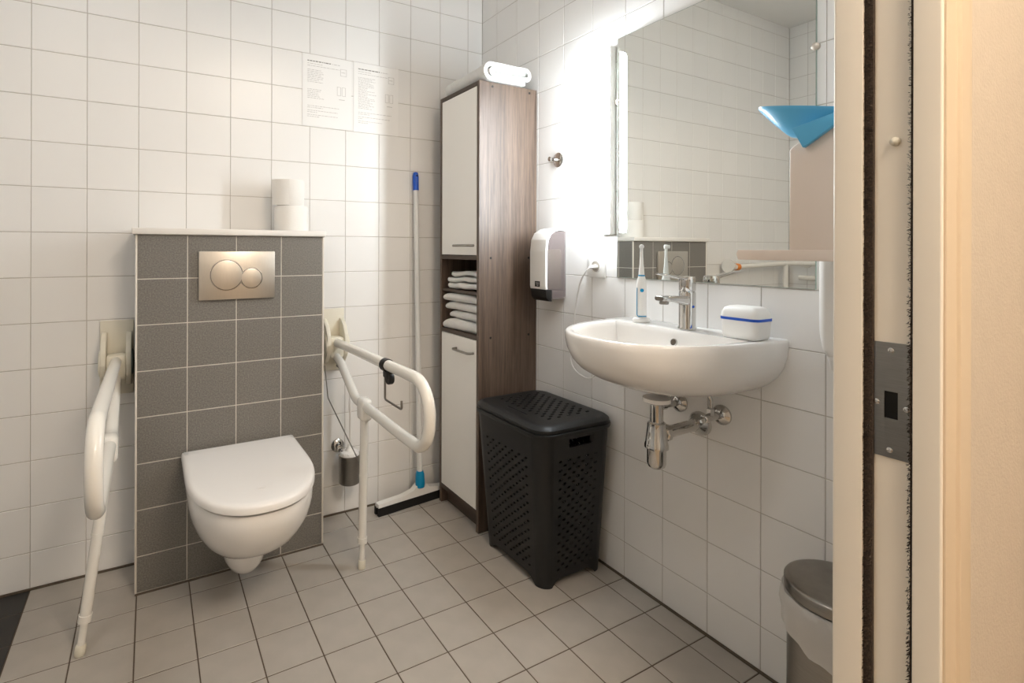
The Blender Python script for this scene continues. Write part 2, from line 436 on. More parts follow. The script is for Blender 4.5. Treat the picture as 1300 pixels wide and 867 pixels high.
# ------------------------------------------------------------------ cistern box
BX0, BX1, BY = -1.434, -0.828, -0.193
wc = struct('wall_cistern', box(new(), (BX0 + 0.001, BY + 0.0015, 0), (BX1 - 0.001, -0.0005, 1.143)), GROUT_G, 0)
gx = [BX0 + 0.004, -1.285, -1.133, -0.982, BX1 - 0.004]; gz = [0.004, 0.119, 0.266, 0.413, 0.560, 0.707, 0.854, 1.001, 1.143]
for xa, xb in zip(gx, gx[1:]):
    for za, zb in zip(gz, gz[1:]):
        place_tile(tile_mesh(xb - xa, zb - za, 0.003, m=TILE_G, key='g'), wc, ((xa + xb) / 2, BY, (za + zb) / 2), R_BACK, 0.0008)
gy = [BY + 0.004, -0.095, -0.002]
for ya, yb in zip(gy, gy[1:]):
    for za, zb in zip(gz, gz[1:]):
        place_tile(tile_mesh(yb - ya, zb - za, 0.003, m=TILE_G, key='g'), wc, (BX1, (ya + yb) / 2, (za + zb) / 2), R_LEFT, 0)
        place_tile(tile_mesh(yb - ya, zb - za, 0.003, m=TILE_G, key='g'), wc, (BX0, (ya + yb) / 2, (za + zb) / 2), R_RIGHT, 0)
for x in (BX0, BX1):
    s = 1 if x == BX0 else -1
    bm = new(); box(bm, (min(x - 0.001 * s, x + 0.004 * s), BY - 0.001, 0.002), (max(x - 0.001 * s, x + 0.004 * s), BY + 0.005, 1.143), 0.001); obj('edge_trim', bm, mat('white_trim_profile', (226, 220, 210), 0.4), wc)
obj('ledge', box(new(), (-1.444, -0.206, 1.1435), (-0.822, -0.0005, 1.1640), 0.003), mat('white_ledge_laminate', (236, 232, 226), 0.3), wc)
bm = new(); box(bm, (BX0, BY - 0.006, 0), (BX1, BY, 0.004)); obj('floor_seal', bm, SILIC, wc, 0)

# flush plate
fp = thing('flush_plate', 'satin metal flush plate with two round buttons on the grey tiles', 'flush plate', (-1.130, BY, 0.927))
bm = new(); prism(bm, [(-1.253, 0.926), (-1.007, 0.926), (-1.007, 1.089), (-1.253, 1.089)], 'y', BY - 0.013, BY - 0.0005, 0.0025); obj('plate', bm, SATIN, fp)
for (x, z, r) in ((-1.166, 1.009, 0.051), (-1.086, 0.997, 0.0345)):
    bm = new(); lathe(bm, [(r + 0.0028, 0), (r + 0.0022, 0.0012), (r + 0.0006, 0.0014), (r, 0.0002)], (x, BY - 0.013, z), (0, -1, 0), 64, cap0=False, cap1=False)
    rg = obj('button_ring', bm, CHROME, fp)
    bm = new(); lathe(bm, [(r - 0.0002, 0.0002), (r + 0.0004, 0.0005), (r - 0.0016, 0.0005)], (x, BY - 0.013, z), (0, -1, 0), 64, cap0=False, cap1=False); obj('button_gap', bm, mat('dark_button_gap', (70, 62, 54), 0.6), rg)
    bm = new(); lathe(bm, [(r - 0.0012, 0.0), (r - 0.0012, 0.0010), (r - 0.003, 0.0016), (0.001, 0.0018)], (x, BY - 0.013, z), (0, -1, 0), 64); obj('button', bm, SATIN, fp)

# ------------------------------------------------------------------ toilet
def dshape(cx, w, y0, y1, n=28, k=0.42, e=2.15):
    """D outline: straight back at y0, parallel sides, rounded front reaching y1 (y1 < y0)"""
    ym = y0 + (y1 - y0) * k; P = []
    for i in range(5): P.append((cx - w, y0 + (ym - y0) * i / 5))
    for i in range(n + 1):
        a = PI * i / n; c, s = math.cos(a), math.sin(a)
        P.append((cx - w * math.copysign(abs(c) ** (2 / e), c), ym + (y1 - ym) * abs(s) ** (2 / e)))
    for i in range(5): P.append((cx + w, ym + (y0 - ym) * (i + 1) / 5))
    return P
TX = -1.122
wcx = thing('toilet', 'white wall-hung toilet with closed lid on the grey tiled box', 'toilet', (TX, BY, 0.04))
rings = []
for z, w, yf in ((0.400, 0.175, -0.684), (0.388, 0.177, -0.689), (0.36, 0.176, -0.686), (0.325, 0.171, -0.670), (0.29, 0.161, -0.642), (0.255, 0.147, -0.605), (0.225, 0.130, -0.560), (0.20, 0.110, -0.512), (0.182, 0.090, -0.470), (0.174, 0.074, -0.44)):
    rings.append([(x, y, z) for x, y in dshape(TX, w, BY - 0.001, yf, k=0.40, e=2.3)])
bm = new(); loft(bm, rings); obj('bowl', bm, CERAMIC, wcx, 60)
rings = []
for z, w, yf in ((0.20, 0.073, -0.430), (0.165, 0.071, -0.425), (0.13, 0.068, -0.412), (0.10, 0.062, -0.395), (0.078, 0.053, -0.375), (0.062, 0.040, -0.35), (0.054, 0.026, -0.325), (0.051, 0.012, -0.30)):
    rings.append([(x, y, z) for x, y in dshape(TX, w, BY - 0.001, yf)])
bm = new(); loft(bm, rings); obj('trap_outlet', bm, CERAMIC, wcx, 60)
rings = []
for z, w, yf in ((0.4005, 0.166, -0.672), (0.402, 0.169, -0.679), (0.4105, 0.170, -0.680), (0.4122, 0.168, -0.676)):
    rings.append([(x, y, z) for x, y in dshape(TX, w, -0.216, yf, k=0.40, e=2.3)])
bm = new(); loft(bm, rings); obj('seat', bm, LIDM, wcx, 50)
rings = []
for z, d in ((0.4095, 0.004), (0.4105, 0.0), (0.424, 0.0), (0.4295, 0.003), (0.4325, 0.009), (0.4340, 0.022), (0.4348, 0.06), (0.4350, 0.12)):
    rings.append([(x, y, z) for x, y in dshape(TX, 0.181 - d, -0.205 - d * 0.35, -0.696 + d, k=0.40, e=2.3)])
bm = new(); loft(bm, rings); obj('lid', bm, LIDM, wcx, 50)
for s in (-1, 1):
    bm = new(); tube(bm, [(TX + s * 0.15, -0.207, 0.420), (TX + s * 0.178, -0.207, 0.420)], 0.010, 16); obj('hinge', bm, WHITEP, wcx)
bm = new(); lathe(bm, [(0.011, 0), (0.011, 0.0003), (0.001, 0.0004)], (TX + 0.0, -0.60, 0.4350), n=24); obj('lid_mark', bm, mat('faded_lid_mark', (234, 230, 226), 0.3), wcx)

# ------------------------------------------------------------------ folding support rails
def rail(xc, side, label, foot, xt, holder):
    """xc: plate centre, side +1 for the one on the right; xt: x of the rail's tip"""
    t = thing('support_rail', label, 'grab bar', (xc, 0, 0), 'folding support rails beside the toilet')
    bm = new(); box(bm, (xc - 0.05, -0.012, 0.60), (xc + 0.05, -0.0005, 0.853), 0.004); obj('wall_plate', bm, CREAMP, t)
    for s in (-1, 1):
        poly = [(-0.011, 0.63), (-0.05, 0.645), (-0.078, 0.675), (-0.09, 0.715), (-0.085, 0.755), (-0.062, 0.79), (-0.03, 0.81), (-0.011, 0.815)]
        bm = new(); x = xc + s * 0.036; prism(bm, poly, 'x', x - 0.008, x + 0.008, 0.003); obj('hinge_cheek', bm, CREAMP, t)
        bm = new(); lathe(bm, [(0.043, 0), (0.043, 0.003), (0.038, 0.006), (0.001, 0.0075)], (x + s * 0.008, -0.045, 0.715), (s, 0, 0), 28); obj('hinge_cap', bm, GREYD if (side < 0 and s > 0) else CREAMP, t)
    bm = new(); box(bm, (xc - 0.03, -0.08, 0.66), (xc + 0.03, -0.02, 0.745), 0.012); obj('hinge_block', bm, CREAMP, t)
    xa = xc
    def X(y): return xa + (xt - xa) * min(1, abs(y) / 0.9)
    pts = [(X(0.06), -0.06, 0.722), (X(.25), -0.25, 0.730), (X(.80), -0.80, 0.742), (X(.895), -0.895, 0.732), (X(.905), -0.905, 0.66), (X(.86), -0.86, 0.575), (X(.72), -0.74, 0.560), (X(.42), -0.40, 0.556), (X(.3), -0.30, 0.562), (X(.12), -0.125, 0.652), (X(.05), -0.05, 0.672)]
    P = fillet([pts[0], pts[1], (X(.9), -0.902, 0.746), (X(.9), -0.895, 0.560), (X(.7), -0.72, 0.556), (X(.31), -0.31, 0.558), (X(.13), -0.135, 0.650), pts[-1]], [0, 0, 0.088, 0.088, 0.1, 0.09, 0.07, 0], 12)
    bm = new(); tube(bm, P, 0.0165, 18); obj('rail', bm, BARW, t, 60)
    # leg with joint block
    jx, jy, jz = X(.40), -0.40, 0.556
    ft = Vector(foot); tp = Vector((jx, jy, jz - 0.02)); d = ft - tp
    bm = new(); box(bm, (jx - 0.021, jy - 0.028, jz - 0.048), (jx + 0.021, jy + 0.03, jz + 0.028), 0.014, 3); obj('leg_joint', bm, BARW, t, 60)
    lg = new(); a = tp + d * 0.02; b = tp + d * 0.815; tube(lg, [a, b], 0.0145, 18); leg = obj('leg', lg, BARW, t, 60)
    bm = new(); tube(bm, [tp + d * 0.80, tp + d * 0.835], 0.0168, 18); obj('leg_collar', bm, BARW, leg)
    bm = new(); tube(bm, [tp + d * 0.40, tp + d * 0.415], 0.0155, 18); obj('leg_ring', bm, BARW, leg)
    bm = new(); tube(bm, [tp + d * 0.83, tp + d * 0.985], 0.0098, 16); obj('leg_extension', bm, BARW, leg)
    bm = new(); q = tp + d * 0.945; e = Vector((ft.x, ft.y, 0.0005)); tube(bm, [q, q + (e - q) * 0.2, e - (e - q) * 0.1, e], [0.011, 0.0135, 0.0135, 0.012], 16); obj('foot_cap', bm, CREAMP, leg)
    bm = new(); lathe(bm, [(0.005, 0), (0.005, 0.05), (0.004, 0.055)], (xc + 0.02 * side, -0.012, 0.617), (0, -1, 0), 12); obj('plate_peg', bm, STEEL, t)
    if holder:
        bm = new(); w0 = Vector((xc - 0.035, -0.03, 0.60))
        tube(bm, fillet([(xc - 0.035, -0.02, 0.625), w0, (xc - 0.030, -0.05, 0.50), (jx - 0.004, -0.37, 0.345), (jx, -0.392, 0.325)], 0.02, 5), 0.0022, 8); obj('leg_rod', bm, STEEL, t)
        bm = new(); hy = -0.60; hx = X(.6)
        tube(bm, [(hx, hy + 0.014, 0.7368), (hx, hy - 0.014, 0.7372)], 0.0205, 18)
        lathe(bm, [(0.001, -0.009), (0.017, -0.009), (0.019, -0.006), (0.019, 0.006), (0.017, 0.009), (0.001, 0.009)], (hx + 0.002, hy + 0.004 - 0.024, 0.700), (1, 0, 0), 20)
        box(bm, (hx - 0.008, hy - 0.032, 0.698), (hx + 0.012, hy + 0.014, 0.735), 0.004); obj('holder_clamp', bm, BLACKP, t)
        bm = new(); tube(bm, fillet([(hx, hy + 0.012, 0.712), (hx, hy + 0.012, 0.627), (hx + 0.002, hy - 0.108, 0.627), (hx + 0.002, hy - 0.108, 0.652)], 0.008, 5), 0.0034, 10); obj('roll_holder', bm, STEEL, t)
    return t
rail(-0.737, 1, 'white fold-down support rail with black paper clamp, right of the toilet', (-0.753, -0.402, 0.0), -0.752, True)
rail(-1.492, -1, 'white fold-down support rail left of the toilet, nearest the black floor tiles', (-1.558, -0.405, 0.0), -1.489, False)

# ------------------------------------------------------------------ toilet rolls on the ledge
LZ = 1.1640
def roll(x, y, z, r, h, label, flap):
    t = thing('toilet_roll', label, 'toilet roll', (x, y, z), 'toilet rolls on the ledge')
    bm = new(); lathe(bm, [(0.021, 0), (r - 0.003, 0), (r, 0.004), (r, h - 0.004), (r - 0.003, h), (0.021, h), (0.021, 0)], (x, y, z), n=40, cap0=False, cap1=False); obj('paper', bm, TISSUE, t)
    bm = new(); lathe(bm, [(0.0208, 0.0005), (0.0208, h - 0.0005), (0.0195, h - 0.0005), (0.0195, 0.0005), (0.0208, 0.0005)], (x, y, z), n=24, cap0=False, cap1=False); obj('core', bm, mat('cardboard', (170, 140, 108), 0.9), t)
    if flap:
        bm = new(); A = []; B = []
        for k in range(9):
            a = math.radians(-108 - k * 9); rr = r + 0.0012 + (k ** 1.4) * 0.0008
            A.append(bm.verts.new((x + rr * math.cos(a), y + rr * math.sin(a), z + 0.002))); B.append(bm.verts.new((x + rr * math.cos(a) - 0.004 * (k / 8), y + rr * math.sin(a), z + h - 0.001)))
        for i in range(8): bm.faces.new((A[i], A[i + 1], B[i + 1], B[i]))
        obj('loose_sheet', bm, TISSUE, t, 60)
roll(-0.925, -0.098, LZ, 0.062, 0.094, 'lower full toilet roll standing on the white ledge', False)
roll(-0.929, -0.100, LZ + 0.0943, 0.050, 0.098, 'upper smaller toilet roll with loose sheet, stacked on another roll', True)

# ------------------------------------------------------------------ notices on the back wall
def notice(x0, x1, z0, z1, label, dense, seed, m):
    t = thing('paper_notice', label, 'notice', ((x0 + x1) / 2, 0, z0), 'paper notices on the tiled wall')
    rnd = random.Random(seed)
    bm = new(); box(bm, (x0, -0.0018, z0), (x1, -0.0003, z1)); obj('sheet', bm, m, t, 0)
    w, h = x1 - x0, z1 - z0
    def strip(bm_, u0, u1, v, th):
        a = [(x0 + u0 * w, -0.0020, z1 - v * h), (x0 + u1 * w, -0.0020, z1 - v * h), (x0 + u1 * w, -0.0020, z1 - (v + th) * h), (x0 + u0 * w, -0.0020, z1 - (v + th) * h)]
        bm_.faces.new([bm_.verts.new(p) for p in a])
    def words(bm_, u0, u1, v, th):
        u = u0
        while u < u1 - 0.01:
            e = min(u1, u + rnd.uniform(0.02, 0.075)); strip(bm_, u, e, v, th); u = e + 0.012
    b1 = new(); words(b1, 0.10, 0.58, 0.085, 0.013); obj('heading', b1, INKD, t, 0, recalc=False)
    b2 = new()
    words(b2, 0.10, 0.40, 0.125, 0.006); words(b2, 0.10, 0.75, 0.155, 0.006); words(b2, 0.60, 0.76, 0.09, 0.007)
    v = 0.21
    while v < (0.66 if dense else 0.62):
        if not dense and 0.40 < v < 0.47: v += 0.02; continue
        words(b2, 0.10, rnd.uniform(0.28, 0.5 if dense else 0.44), v, 0.006); v += 0.021 if dense else 0.024
    for v in (0.71, 0.735, 0.775, 0.80, 0.835, 0.86):
        words(b2, 0.10, rnd.uniform(0.55, 0.92) if v in (0.71, 0.775, 0.835) else rnd.uniform(0.2, 0.5), v, 0.006)
    # icon box and pictogram outlines
    for (u0, u1, va, vb) in ((0.77, 0.90, 0.14, 0.235), (0.70, 0.78, 0.40, 0.52), (0.80, 0.88, 0.40, 0.52)):
        strip(b2, u0, u1, va, 0.004); strip(b2, u0, u1, vb, 0.004); strip(b2, u0, u0 + 0.007, va, vb - va); strip(b2, u1 - 0.007, u1, va, vb - va)
    strip(b2, 0.79, 0.87, 0.185, 0.006); strip(b2, 0.74, 0.86, 0.575, 0.007)
    obj('body_text', b2, INK, t, 0, recalc=False)['kind'] = 'stuff'
    for (u, vv) in ((0.5, 0.985), (0.06, 0.02), (0.94, 0.02)):
        pass
notice(-0.861, -0.656, 1.594, 1.885, 'left printed paper notice taped above the cistern ledge', False, 3, PAPER)
notice(-0.646, -0.441, 1.592, 1.886, 'right printed paper notice, half in the cabinet shadow', True, 5, PAPER)

# ------------------------------------------------------------------ toilet brush
tb = thing('toilet_brush', 'steel wall-mounted toilet brush set on tiles behind the right support rail', 'toilet brush', (-0.685, 0, 0.14))
bx, by = -0.685, -0.075
bm = new(); lathe(bm, [(0.040, 0.155), (0.0425, 0.158), (0.0425, 0.262), (0.0435, 0.264), (0.0435, 0.268), (0.039, 0.268), (0.039, 0.17)], (bx, by, 0), n=36, cap1=True); obj('holder', bm, STEEL, tb)
bm = new(); lathe(bm, [(0.027, 0), (0.027, 0.004), (0.020, 0.010), (0.012, 0.012), (0.012, 0.042), (0.015, 0.045), (0.001, 0.047)], (-0.712, -0.0005, 0.285), (0, -1, 0), 28); obj('wall_mount', bm, CHROME, tb)
bm = new(); tube(bm, fillet([(-0.712, -0.03, 0.285), (-0.712, -0.065, 0.28), (-0.70, -0.075, 0.262)], 0.012), 0.006, 10)
obj('mount_arm', bm, CHROME, tb)
bm = new(); lathe(bm, [(0.039, 0.262), (0.040, 0.270), (0.034, 0.280), (0.018, 0.284), (0.010, 0.296), (0.006, 0.31)], (bx, by, 0), n=28)
for k in range(70):
    a = k * 2.4; r = 0.036 * math.sqrt((k + 1) / 70); sphere(bm, (bx + r * math.cos(a), by + r * math.sin(a), 0.276), 0.0048, n=6)
obj('brush_head', bm, WHITEP, tb)
bm = new(); lathe(bm, [(0.005, 0.30), (0.009, 0.302), (0.009, 0.306), (0.0045, 0.309), (0.0045, 0.44), (0.007, 0.445), (0.007, 0.48), (0.005, 0.485), (0.005, 0.525), (0.008, 0.528), (0.0085, 0.537), (0.004, 0.542)], (bx + 0.003, by, 0), n=16); obj('handle', bm, WHITEP, tb)

# ------------------------------------------------------------------ floor squeegee
sq = thing('floor_squeegee', 'long-handled white floor squeegee leaning on the tiles beside the cabinet', 'squeegee', (-0.364, -0.07, 0))
top = Vector((-0.362, -0.016, 1.440)); bot = Vector((-0.366, -0.077, 0.075)); dv = top - bot
bm = new(); tube(bm, [bot + dv * 0.02, bot + dv * 0.99], 0.0115, 18); obj('pole', bm, ALUW, sq)
bm = new(); tube(bm, [bot + dv * 0.94, bot + dv * 0.985, bot + dv * 0.998, bot + dv * 1.0], [0.0135, 0.0135, 0.010, 0.004], 18); cp = obj('grip_cap', bm, BLUE, sq); cp['label'] = 'blue end cap'
bm = new(); lathe(bm, [(0.004, 0), (0.004, 0.003), (0.001, 0.003)], tuple(bot + dv * 0.987 + Vector((0, -0.011, 0))), (0, -1, 0), 12); obj('cap_hole', bm, HOLE, cp)
bm = new(); tube(bm, [bot - dv * 0.005, bot + dv * 0.005, bot + dv * 0.035, bot + dv * 0.045], [0.019, 0.021, 0.019, 0.0145], 18); obj('socket', bm, TEAL, sq)
h0, h1 = Vector((-0.572, -0.092, 0)), Vector((-0.165, -0.050, 0)); hd = (h1 - h0).normalized(); hn = Vector((hd.y, -hd.x, 0))
def bar(bm, s0, s1, n0, n1, z0, z1, zt=None):
    P = lambda s, n_, z: h0 + hd * s + hn * n_ + Vector((0, 0, z))
    return loft(bm, [[P(s0, n0, z0), P(s0, n1, z0), P(s0, n1, z1), P(s0, n0, z1)], [P(s1, n0, z0), P(s1, n1, z0), P(s1, n1, z1), P(s1, n0, z1)]])
LN = (h1 - h0).length
bm = new(); 
prof = [(0, 0.048), (0.12, 0.052), (0.17, 0.062), (0.195, 0.085), (0.225, 0.085), (0.25, 0.062), (0.30, 0.052), (LN, 0.048)]
loft(bm, [[h0 + hd * s + hn * n_ + Vector((0, 0, z)) for n_, z in ((-0.016, 0.030), (0.016, 0.030), (0.014, zt), (-0.014, zt))] for s, zt in prof])
obj('head_bar', bm, WHITEP, sq)
bm = new(); bar(bm, -0.002, LN + 0.002, 0.004, 0.020, 0.0006, 0.034); bar(bm, -0.002, LN + 0.002, -0.020, -0.006, 0.0006, 0.034); obj('rubber_blade', bm, RUBBER, sq)

# ------------------------------------------------------------------ tall cabinet
cx0, cx1, cy0, cy1, cz = -0.283, -0.002, -0.411, -0.100, 1.752
cb = thing('tall_cabinet', 'tall narrow brown wood cabinet with off-white doors in the corner', 'cabinet', ((cx0 + cx1) / 2, (cy0 + cy1) / 2, 0))
th = 0.016
obj('side_panel', box(new(), (cx0, cy0, 0.0005), (cx1, cy0 + th, cz), 0.0008, 1), WOOD, cb)
obj('side_panel', box(new(), (cx0, cy1 - th, 0.0005), (cx1, cy1, cz), 0.0008, 1), WOOD, cb)
def slab(name, z0, z1, xa=cx0, m=WOODD): return obj(name, box(new(), (xa, cy0 + th + 0.0003, z0), (cx1 - 0.004, cy1 - th - 0.0003, z1), 0.0006, 1), m, cb)
slab('top_panel', cz - th, cz); slab('shelf', 1.056, 1.072); slab('shelf', 0.918, 0.930, cx0 + 0.004); slab('shelf', 0.744, 0.760); slab('bottom_panel', 0.066, 0.082)
obj('back_panel', box(new(), (cx1 - 0.004, cy0 + th, 0.066), (cx1, cy1 - th, cz - th)), WOODD, cb)
obj('kick_board', box(new(), (cx0 + 0.03, cy0 + th, 0.0005), (cx0 + 0.044, cy1 - th, 0.066)), WOODD, cb)
def cab_door(z0, z1, hz):
    d = obj('door', box(new(), (cx0 - 0.0005, cy0 + th + 0.002, z0), (cx0 + 0.0155, cy1 - th - 0.002, z1), 0.0012, 1), DOORW, cb)
    bm = new(); x = cx0 - 0.0005
    tube(bm, fillet([(x, -0.375, hz), (x - 0.024, -0.372, hz), (x - 0.026, -0.31, hz), (x - 0.024, -0.248, hz), (x, -0.245, hz)], [0, 0.014, 0.2, 0.014, 0], 6), 0.0048, 12); obj('handle', bm, STEEL, d)
cab_door(1.075, cz - th - 0.003, 1.113); cab_door(0.085, 0.742, 0.690)
for (x, z) in ((-0.222, 1.735), (-0.040, 1.735), (-0.228, 1.064), (-0.042, 1.064), (-0.228, 0.752), (-0.042, 0.752), (-0.228, 0.074), (-0.042, 0.074)):
    bm = new(); lathe(bm, [(0.0048, 0), (0.0048, 0.0008), (0.001, 0.0010)], (x, cy0, z), (0, -1, 0), 16); obj('screw_cap', bm, BLACKP, cb)

# ------------------------------------------------------------------ towels
def terry(bm, amp=0.0022, sc=38.0, seed=0.0):
    for v in bm.verts:
        n_ = noise.noise_vector(v.co * sc + Vector((seed, 0, 0))); n2 = noise.noise_vector(v.co * 11 + Vector((seed * 3, 2, 1)))
        v.co += n_ * amp + n2 * amp * 1.6
def ribbon(center, thick, n_end=6):
    """closed outline of a thick folded ribbon in 2D"""
    C = [Vector((a, b, 0)) for a, b in center]; L_, R_ = [], []
    for i, p in enumerate(C):
        d = (C[min(i + 1, len(C) - 1)] - C[max(i - 1, 0)]).normalized(); nn = Vector((-d.y, d.x, 0))
        L_.append(p + nn * thick / 2); R_.append(p - nn * thick / 2)
    def cap(p, a, b):
        s = a - p; out = []
        ang = -PI
        for k in range(1, n_end): out.append(p + Matrix.Rotation(ang * k / n_end, 3, 'Z') @ s)
        return out
    return [(q.x, q.y) for q in L_ + cap(C[-1], L_[-1], R_[-1]) + R_[::-1] + cap(C[0], R_[0], L_[0])]
def resample(pts, step):
    out = [Vector(pts[0])]
    for a, b in zip(pts, pts[1:]):
        a, b = Vector(a), Vector(b); n_ = max(1, int((b - a).length / step))
        for k in range(1, n_ + 1): out.append(a.lerp(b, k / n_))
    return out
# big folded towel on the cabinet top, its spiral end towards the room
zt = cz + 0.002
ctr = fillet([(-0.075, zt + 0.010, 0), (-0.262, zt + 0.010, 0), (-0.262, zt + 0.066, 0), (-0.045, zt + 0.068, 0), (-0.040, zt + 0.030, 0), (-0.235, zt + 0.028, 0), (-0.235, zt + 0.048, 0), (-0.075, zt + 0.049, 0)], [0, 0.027, 0.027, 0.019, 0.019, 0.009, 0.009, 0], 7)
ctr = resample(ctr, 0.012)
out = ribbon([(p.x, p.y) for p in ctr], 0.0165)
bm = new(); N = 26
rr = []
for k in range(N + 1):
    y = -0.418 + (0.418 - 0.118) * k / N
    e = 0.94 + 0.06 * math.sin(PI * min(1, (k + 1) / 4) / 2)
    sag = 1.0 - 0.12 * (k / N)
    rr.append([(-0.15 + (px - -0.15) * (0.98 + 0.02 * math.sin(k * .7)), y, zt + max(0.0005, (pz - zt) * sag)) for px, pz in out])
loft(bm, rr); terry(bm, 0.0017, 40, 1.0)
for v in bm.verts: v.co.z = max(v.co.z, cz + 0.0006); v.co.x = min(v.co.x, -0.012)
o = recentre(obj('bath_towel', bm, TOWEL, None, 60)); tag(o, 'large folded white towel lying on top of the tall cabinet', 'towel')

def folded_towel(zlo, h, xa, xb, ya, yb, label, seed, tilt=0.0, layers=2, group='folded towels in the cabinet niche'):
    """folded towel; round fold faces the niche opening (-x)"""
    t_ = h / layers * 0.98
    pts = []
    for l in range(layers):
        zc = zlo + h * (l + 0.5) / layers
        a, b = ((xb, xa + t_ / 2) if l % 2 == 0 else (xa + t_ / 2, xb))
        pts += [(a, zc, 0), (b, zc, 0)]
    ctr = resample(fillet(pts, t_ * 0.49, 5), 0.012)
    out = ribbon([(p.x, p.y) for p in ctr], t_)
    bm = new(); N = 18; rr = []
    for k in range(N + 1):
        u = k / N; y = ya + (yb - ya) * u
        e = 1 - 0.30 * (abs(2 * u - 1) ** 6)
        rr.append([(px + 0.006 * math.sin(seed + u * 3), y, zlo + (pz - zlo) * e + tilt * (u - 0.5)) for px, pz in out])
    loft(bm, rr); terry(bm, 0.0011, 42, seed)
    zmin = zlo - abs(tilt) / 2
    for v in bm.verts: v.co.y = max(cy0 + th + 0.002, min(cy1 - th - 0.002, v.co.y)); v.co.z = max(v.co.z, zlo + 0.0003 if not tilt else v.co.z)
    o = recentre(obj('folded_towel', bm, TOWEL, None, 60)); return tag(o, label, 'towel', group)
ZS = 0.7608
folded_towel(ZS, 0.044, -0.278, -0.05, -0.390, -0.128, 'lowest folded white towel of the four stacked in the niche', 2.1)
folded_towel(ZS + 0.0465, 0.031, -0.262, -0.05, -0.388, -0.142, 'second folded white towel from the bottom of the niche stack', 4.2)
folded_towel(ZS + 0.0805, 0.035, -0.272, -0.05, -0.386, -0.134, 'third folded white towel up in the niche stack', 6.7)
folded_towel(ZS + 0.1185, 0.035, -0.276, -0.05, -0.384, -0.128, 'topmost folded white towel of the four stacked in the niche', 8.4)
# crumpled wash cloths on the upper niche shelf
for i, (dz, h, xa, lab) in enumerate(((0.0, 0.023, -0.274, 'bottom white wash cloth of the loose pile on the upper niche shelf'), (0.0265, 0.019, -0.264, 'middle white wash cloth of the loose pile on the upper niche shelf'), (0.0495, 0.019, -0.256, 'top white wash cloth of the loose pile on the upper niche shelf'))):
    bm = new(); N = 20; rr = []
    t_ = h / 2
    pts = [(-0.08, 0.93 + dz + t_ / 2, 0), (xa + t_ / 2, 0.93 + dz + t_ / 2, 0), (xa + t_ / 2, 0.93 + dz + 1.5 * t_, 0), (-0.08, 0.93 + dz + 1.5 * t_, 0)]
    out = ribbon([(p.x, p.y) for p in resample(fillet(pts, t_ * 0.45, 5), 0.012)], t_ * 0.96)
    for k in range(N + 1):
        u = k / N; y = -0.385 + 0.235 * u
        wv = 0.002 * math.sin(u * 13) + 0.002 + 0.010 * math.exp(-((u - 0.38) / 0.25) ** 2) * (0.4 + 0.3 * i)
        rr.append([(px + 0.008 * math.sin(u * 9 + i * 2), y, pz + wv) for px, pz in out])
    loft(bm, rr); terry(bm, 0.0010, 45, 11.0 + i)
    for v in bm.verts: v.co.z = max(v.co.z, 0.9303)
    tag(recentre(obj('wash_cloth', bm, TOWEL, None, 60)), lab, 'wash cloth', 'wash cloths on the upper niche shelf')

# ------------------------------------------------------------------ laundry hamper
HB = (-0.158, -0.636, 0.132, 0.166)      # bottom: centre x, y, half x, half y
HT = (-0.178, -0.652, 0.158, 0.196)      # top
HZ = 0.517
hp = thing('laundry_hamper', 'black perforated plastic laundry hamper with lid beside the cabinet', 'laundry basket', (HB[0], HB[1], 0))
def hsec(t):
    return [HB[i] + (HT[i] - HB[i]) * t for i in range(4)]
RC = 0.045
def hside(side, u, t, inset=0.0):
    """point on the flat part of a side, u in 0..1 along it, t in 0..1 up"""
    x, y, hx, hy = hsec(t); z = 0.012 + (HZ - 0.012) * t; rc = RC * (0.85 + 0.3 * t); hx -= inset; hy -= inset
    if side == 0: return Vector((x - hx + rc - (0 if True else 0) + (2 * (hx - rc)) * u, y - hy, z))      # front, -y
    if side == 1: return Vector((x + hx, y - hy + rc + 2 * (hy - rc) * u, z))                            # right, +x
    if side == 2: return Vector((x + hx - rc - 2 * (hx - rc) * u, y + hy, z))                            # back
    return Vector((x - hx, y + hy - rc - 2 * (hy - rc) * u, z))                                          # left, -x
def hcorner(k, t, n=8):
    x, y, hx, hy = hsec(t); z = 0.012 + (HZ - 0.012) * t; rc = RC * (0.85 + 0.3 * t)
    cc = [(x + hx - rc, y - hy + rc, -PI / 2), (x + hx - rc, y + hy - rc, 0), (x - hx + rc, y + hy - rc, PI / 2), (x - hx + rc, y - hy + rc, PI)][k]
    return [Vector((cc[0] + rc * math.cos(cc[2] + PI / 2 * i / n), cc[1] + rc * math.sin(cc[2] + PI / 2 * i / n), z)) for i in range(n + 1)]
def quad(bm, *p): bm.faces.new([bm.verts.new(q) for q in p])
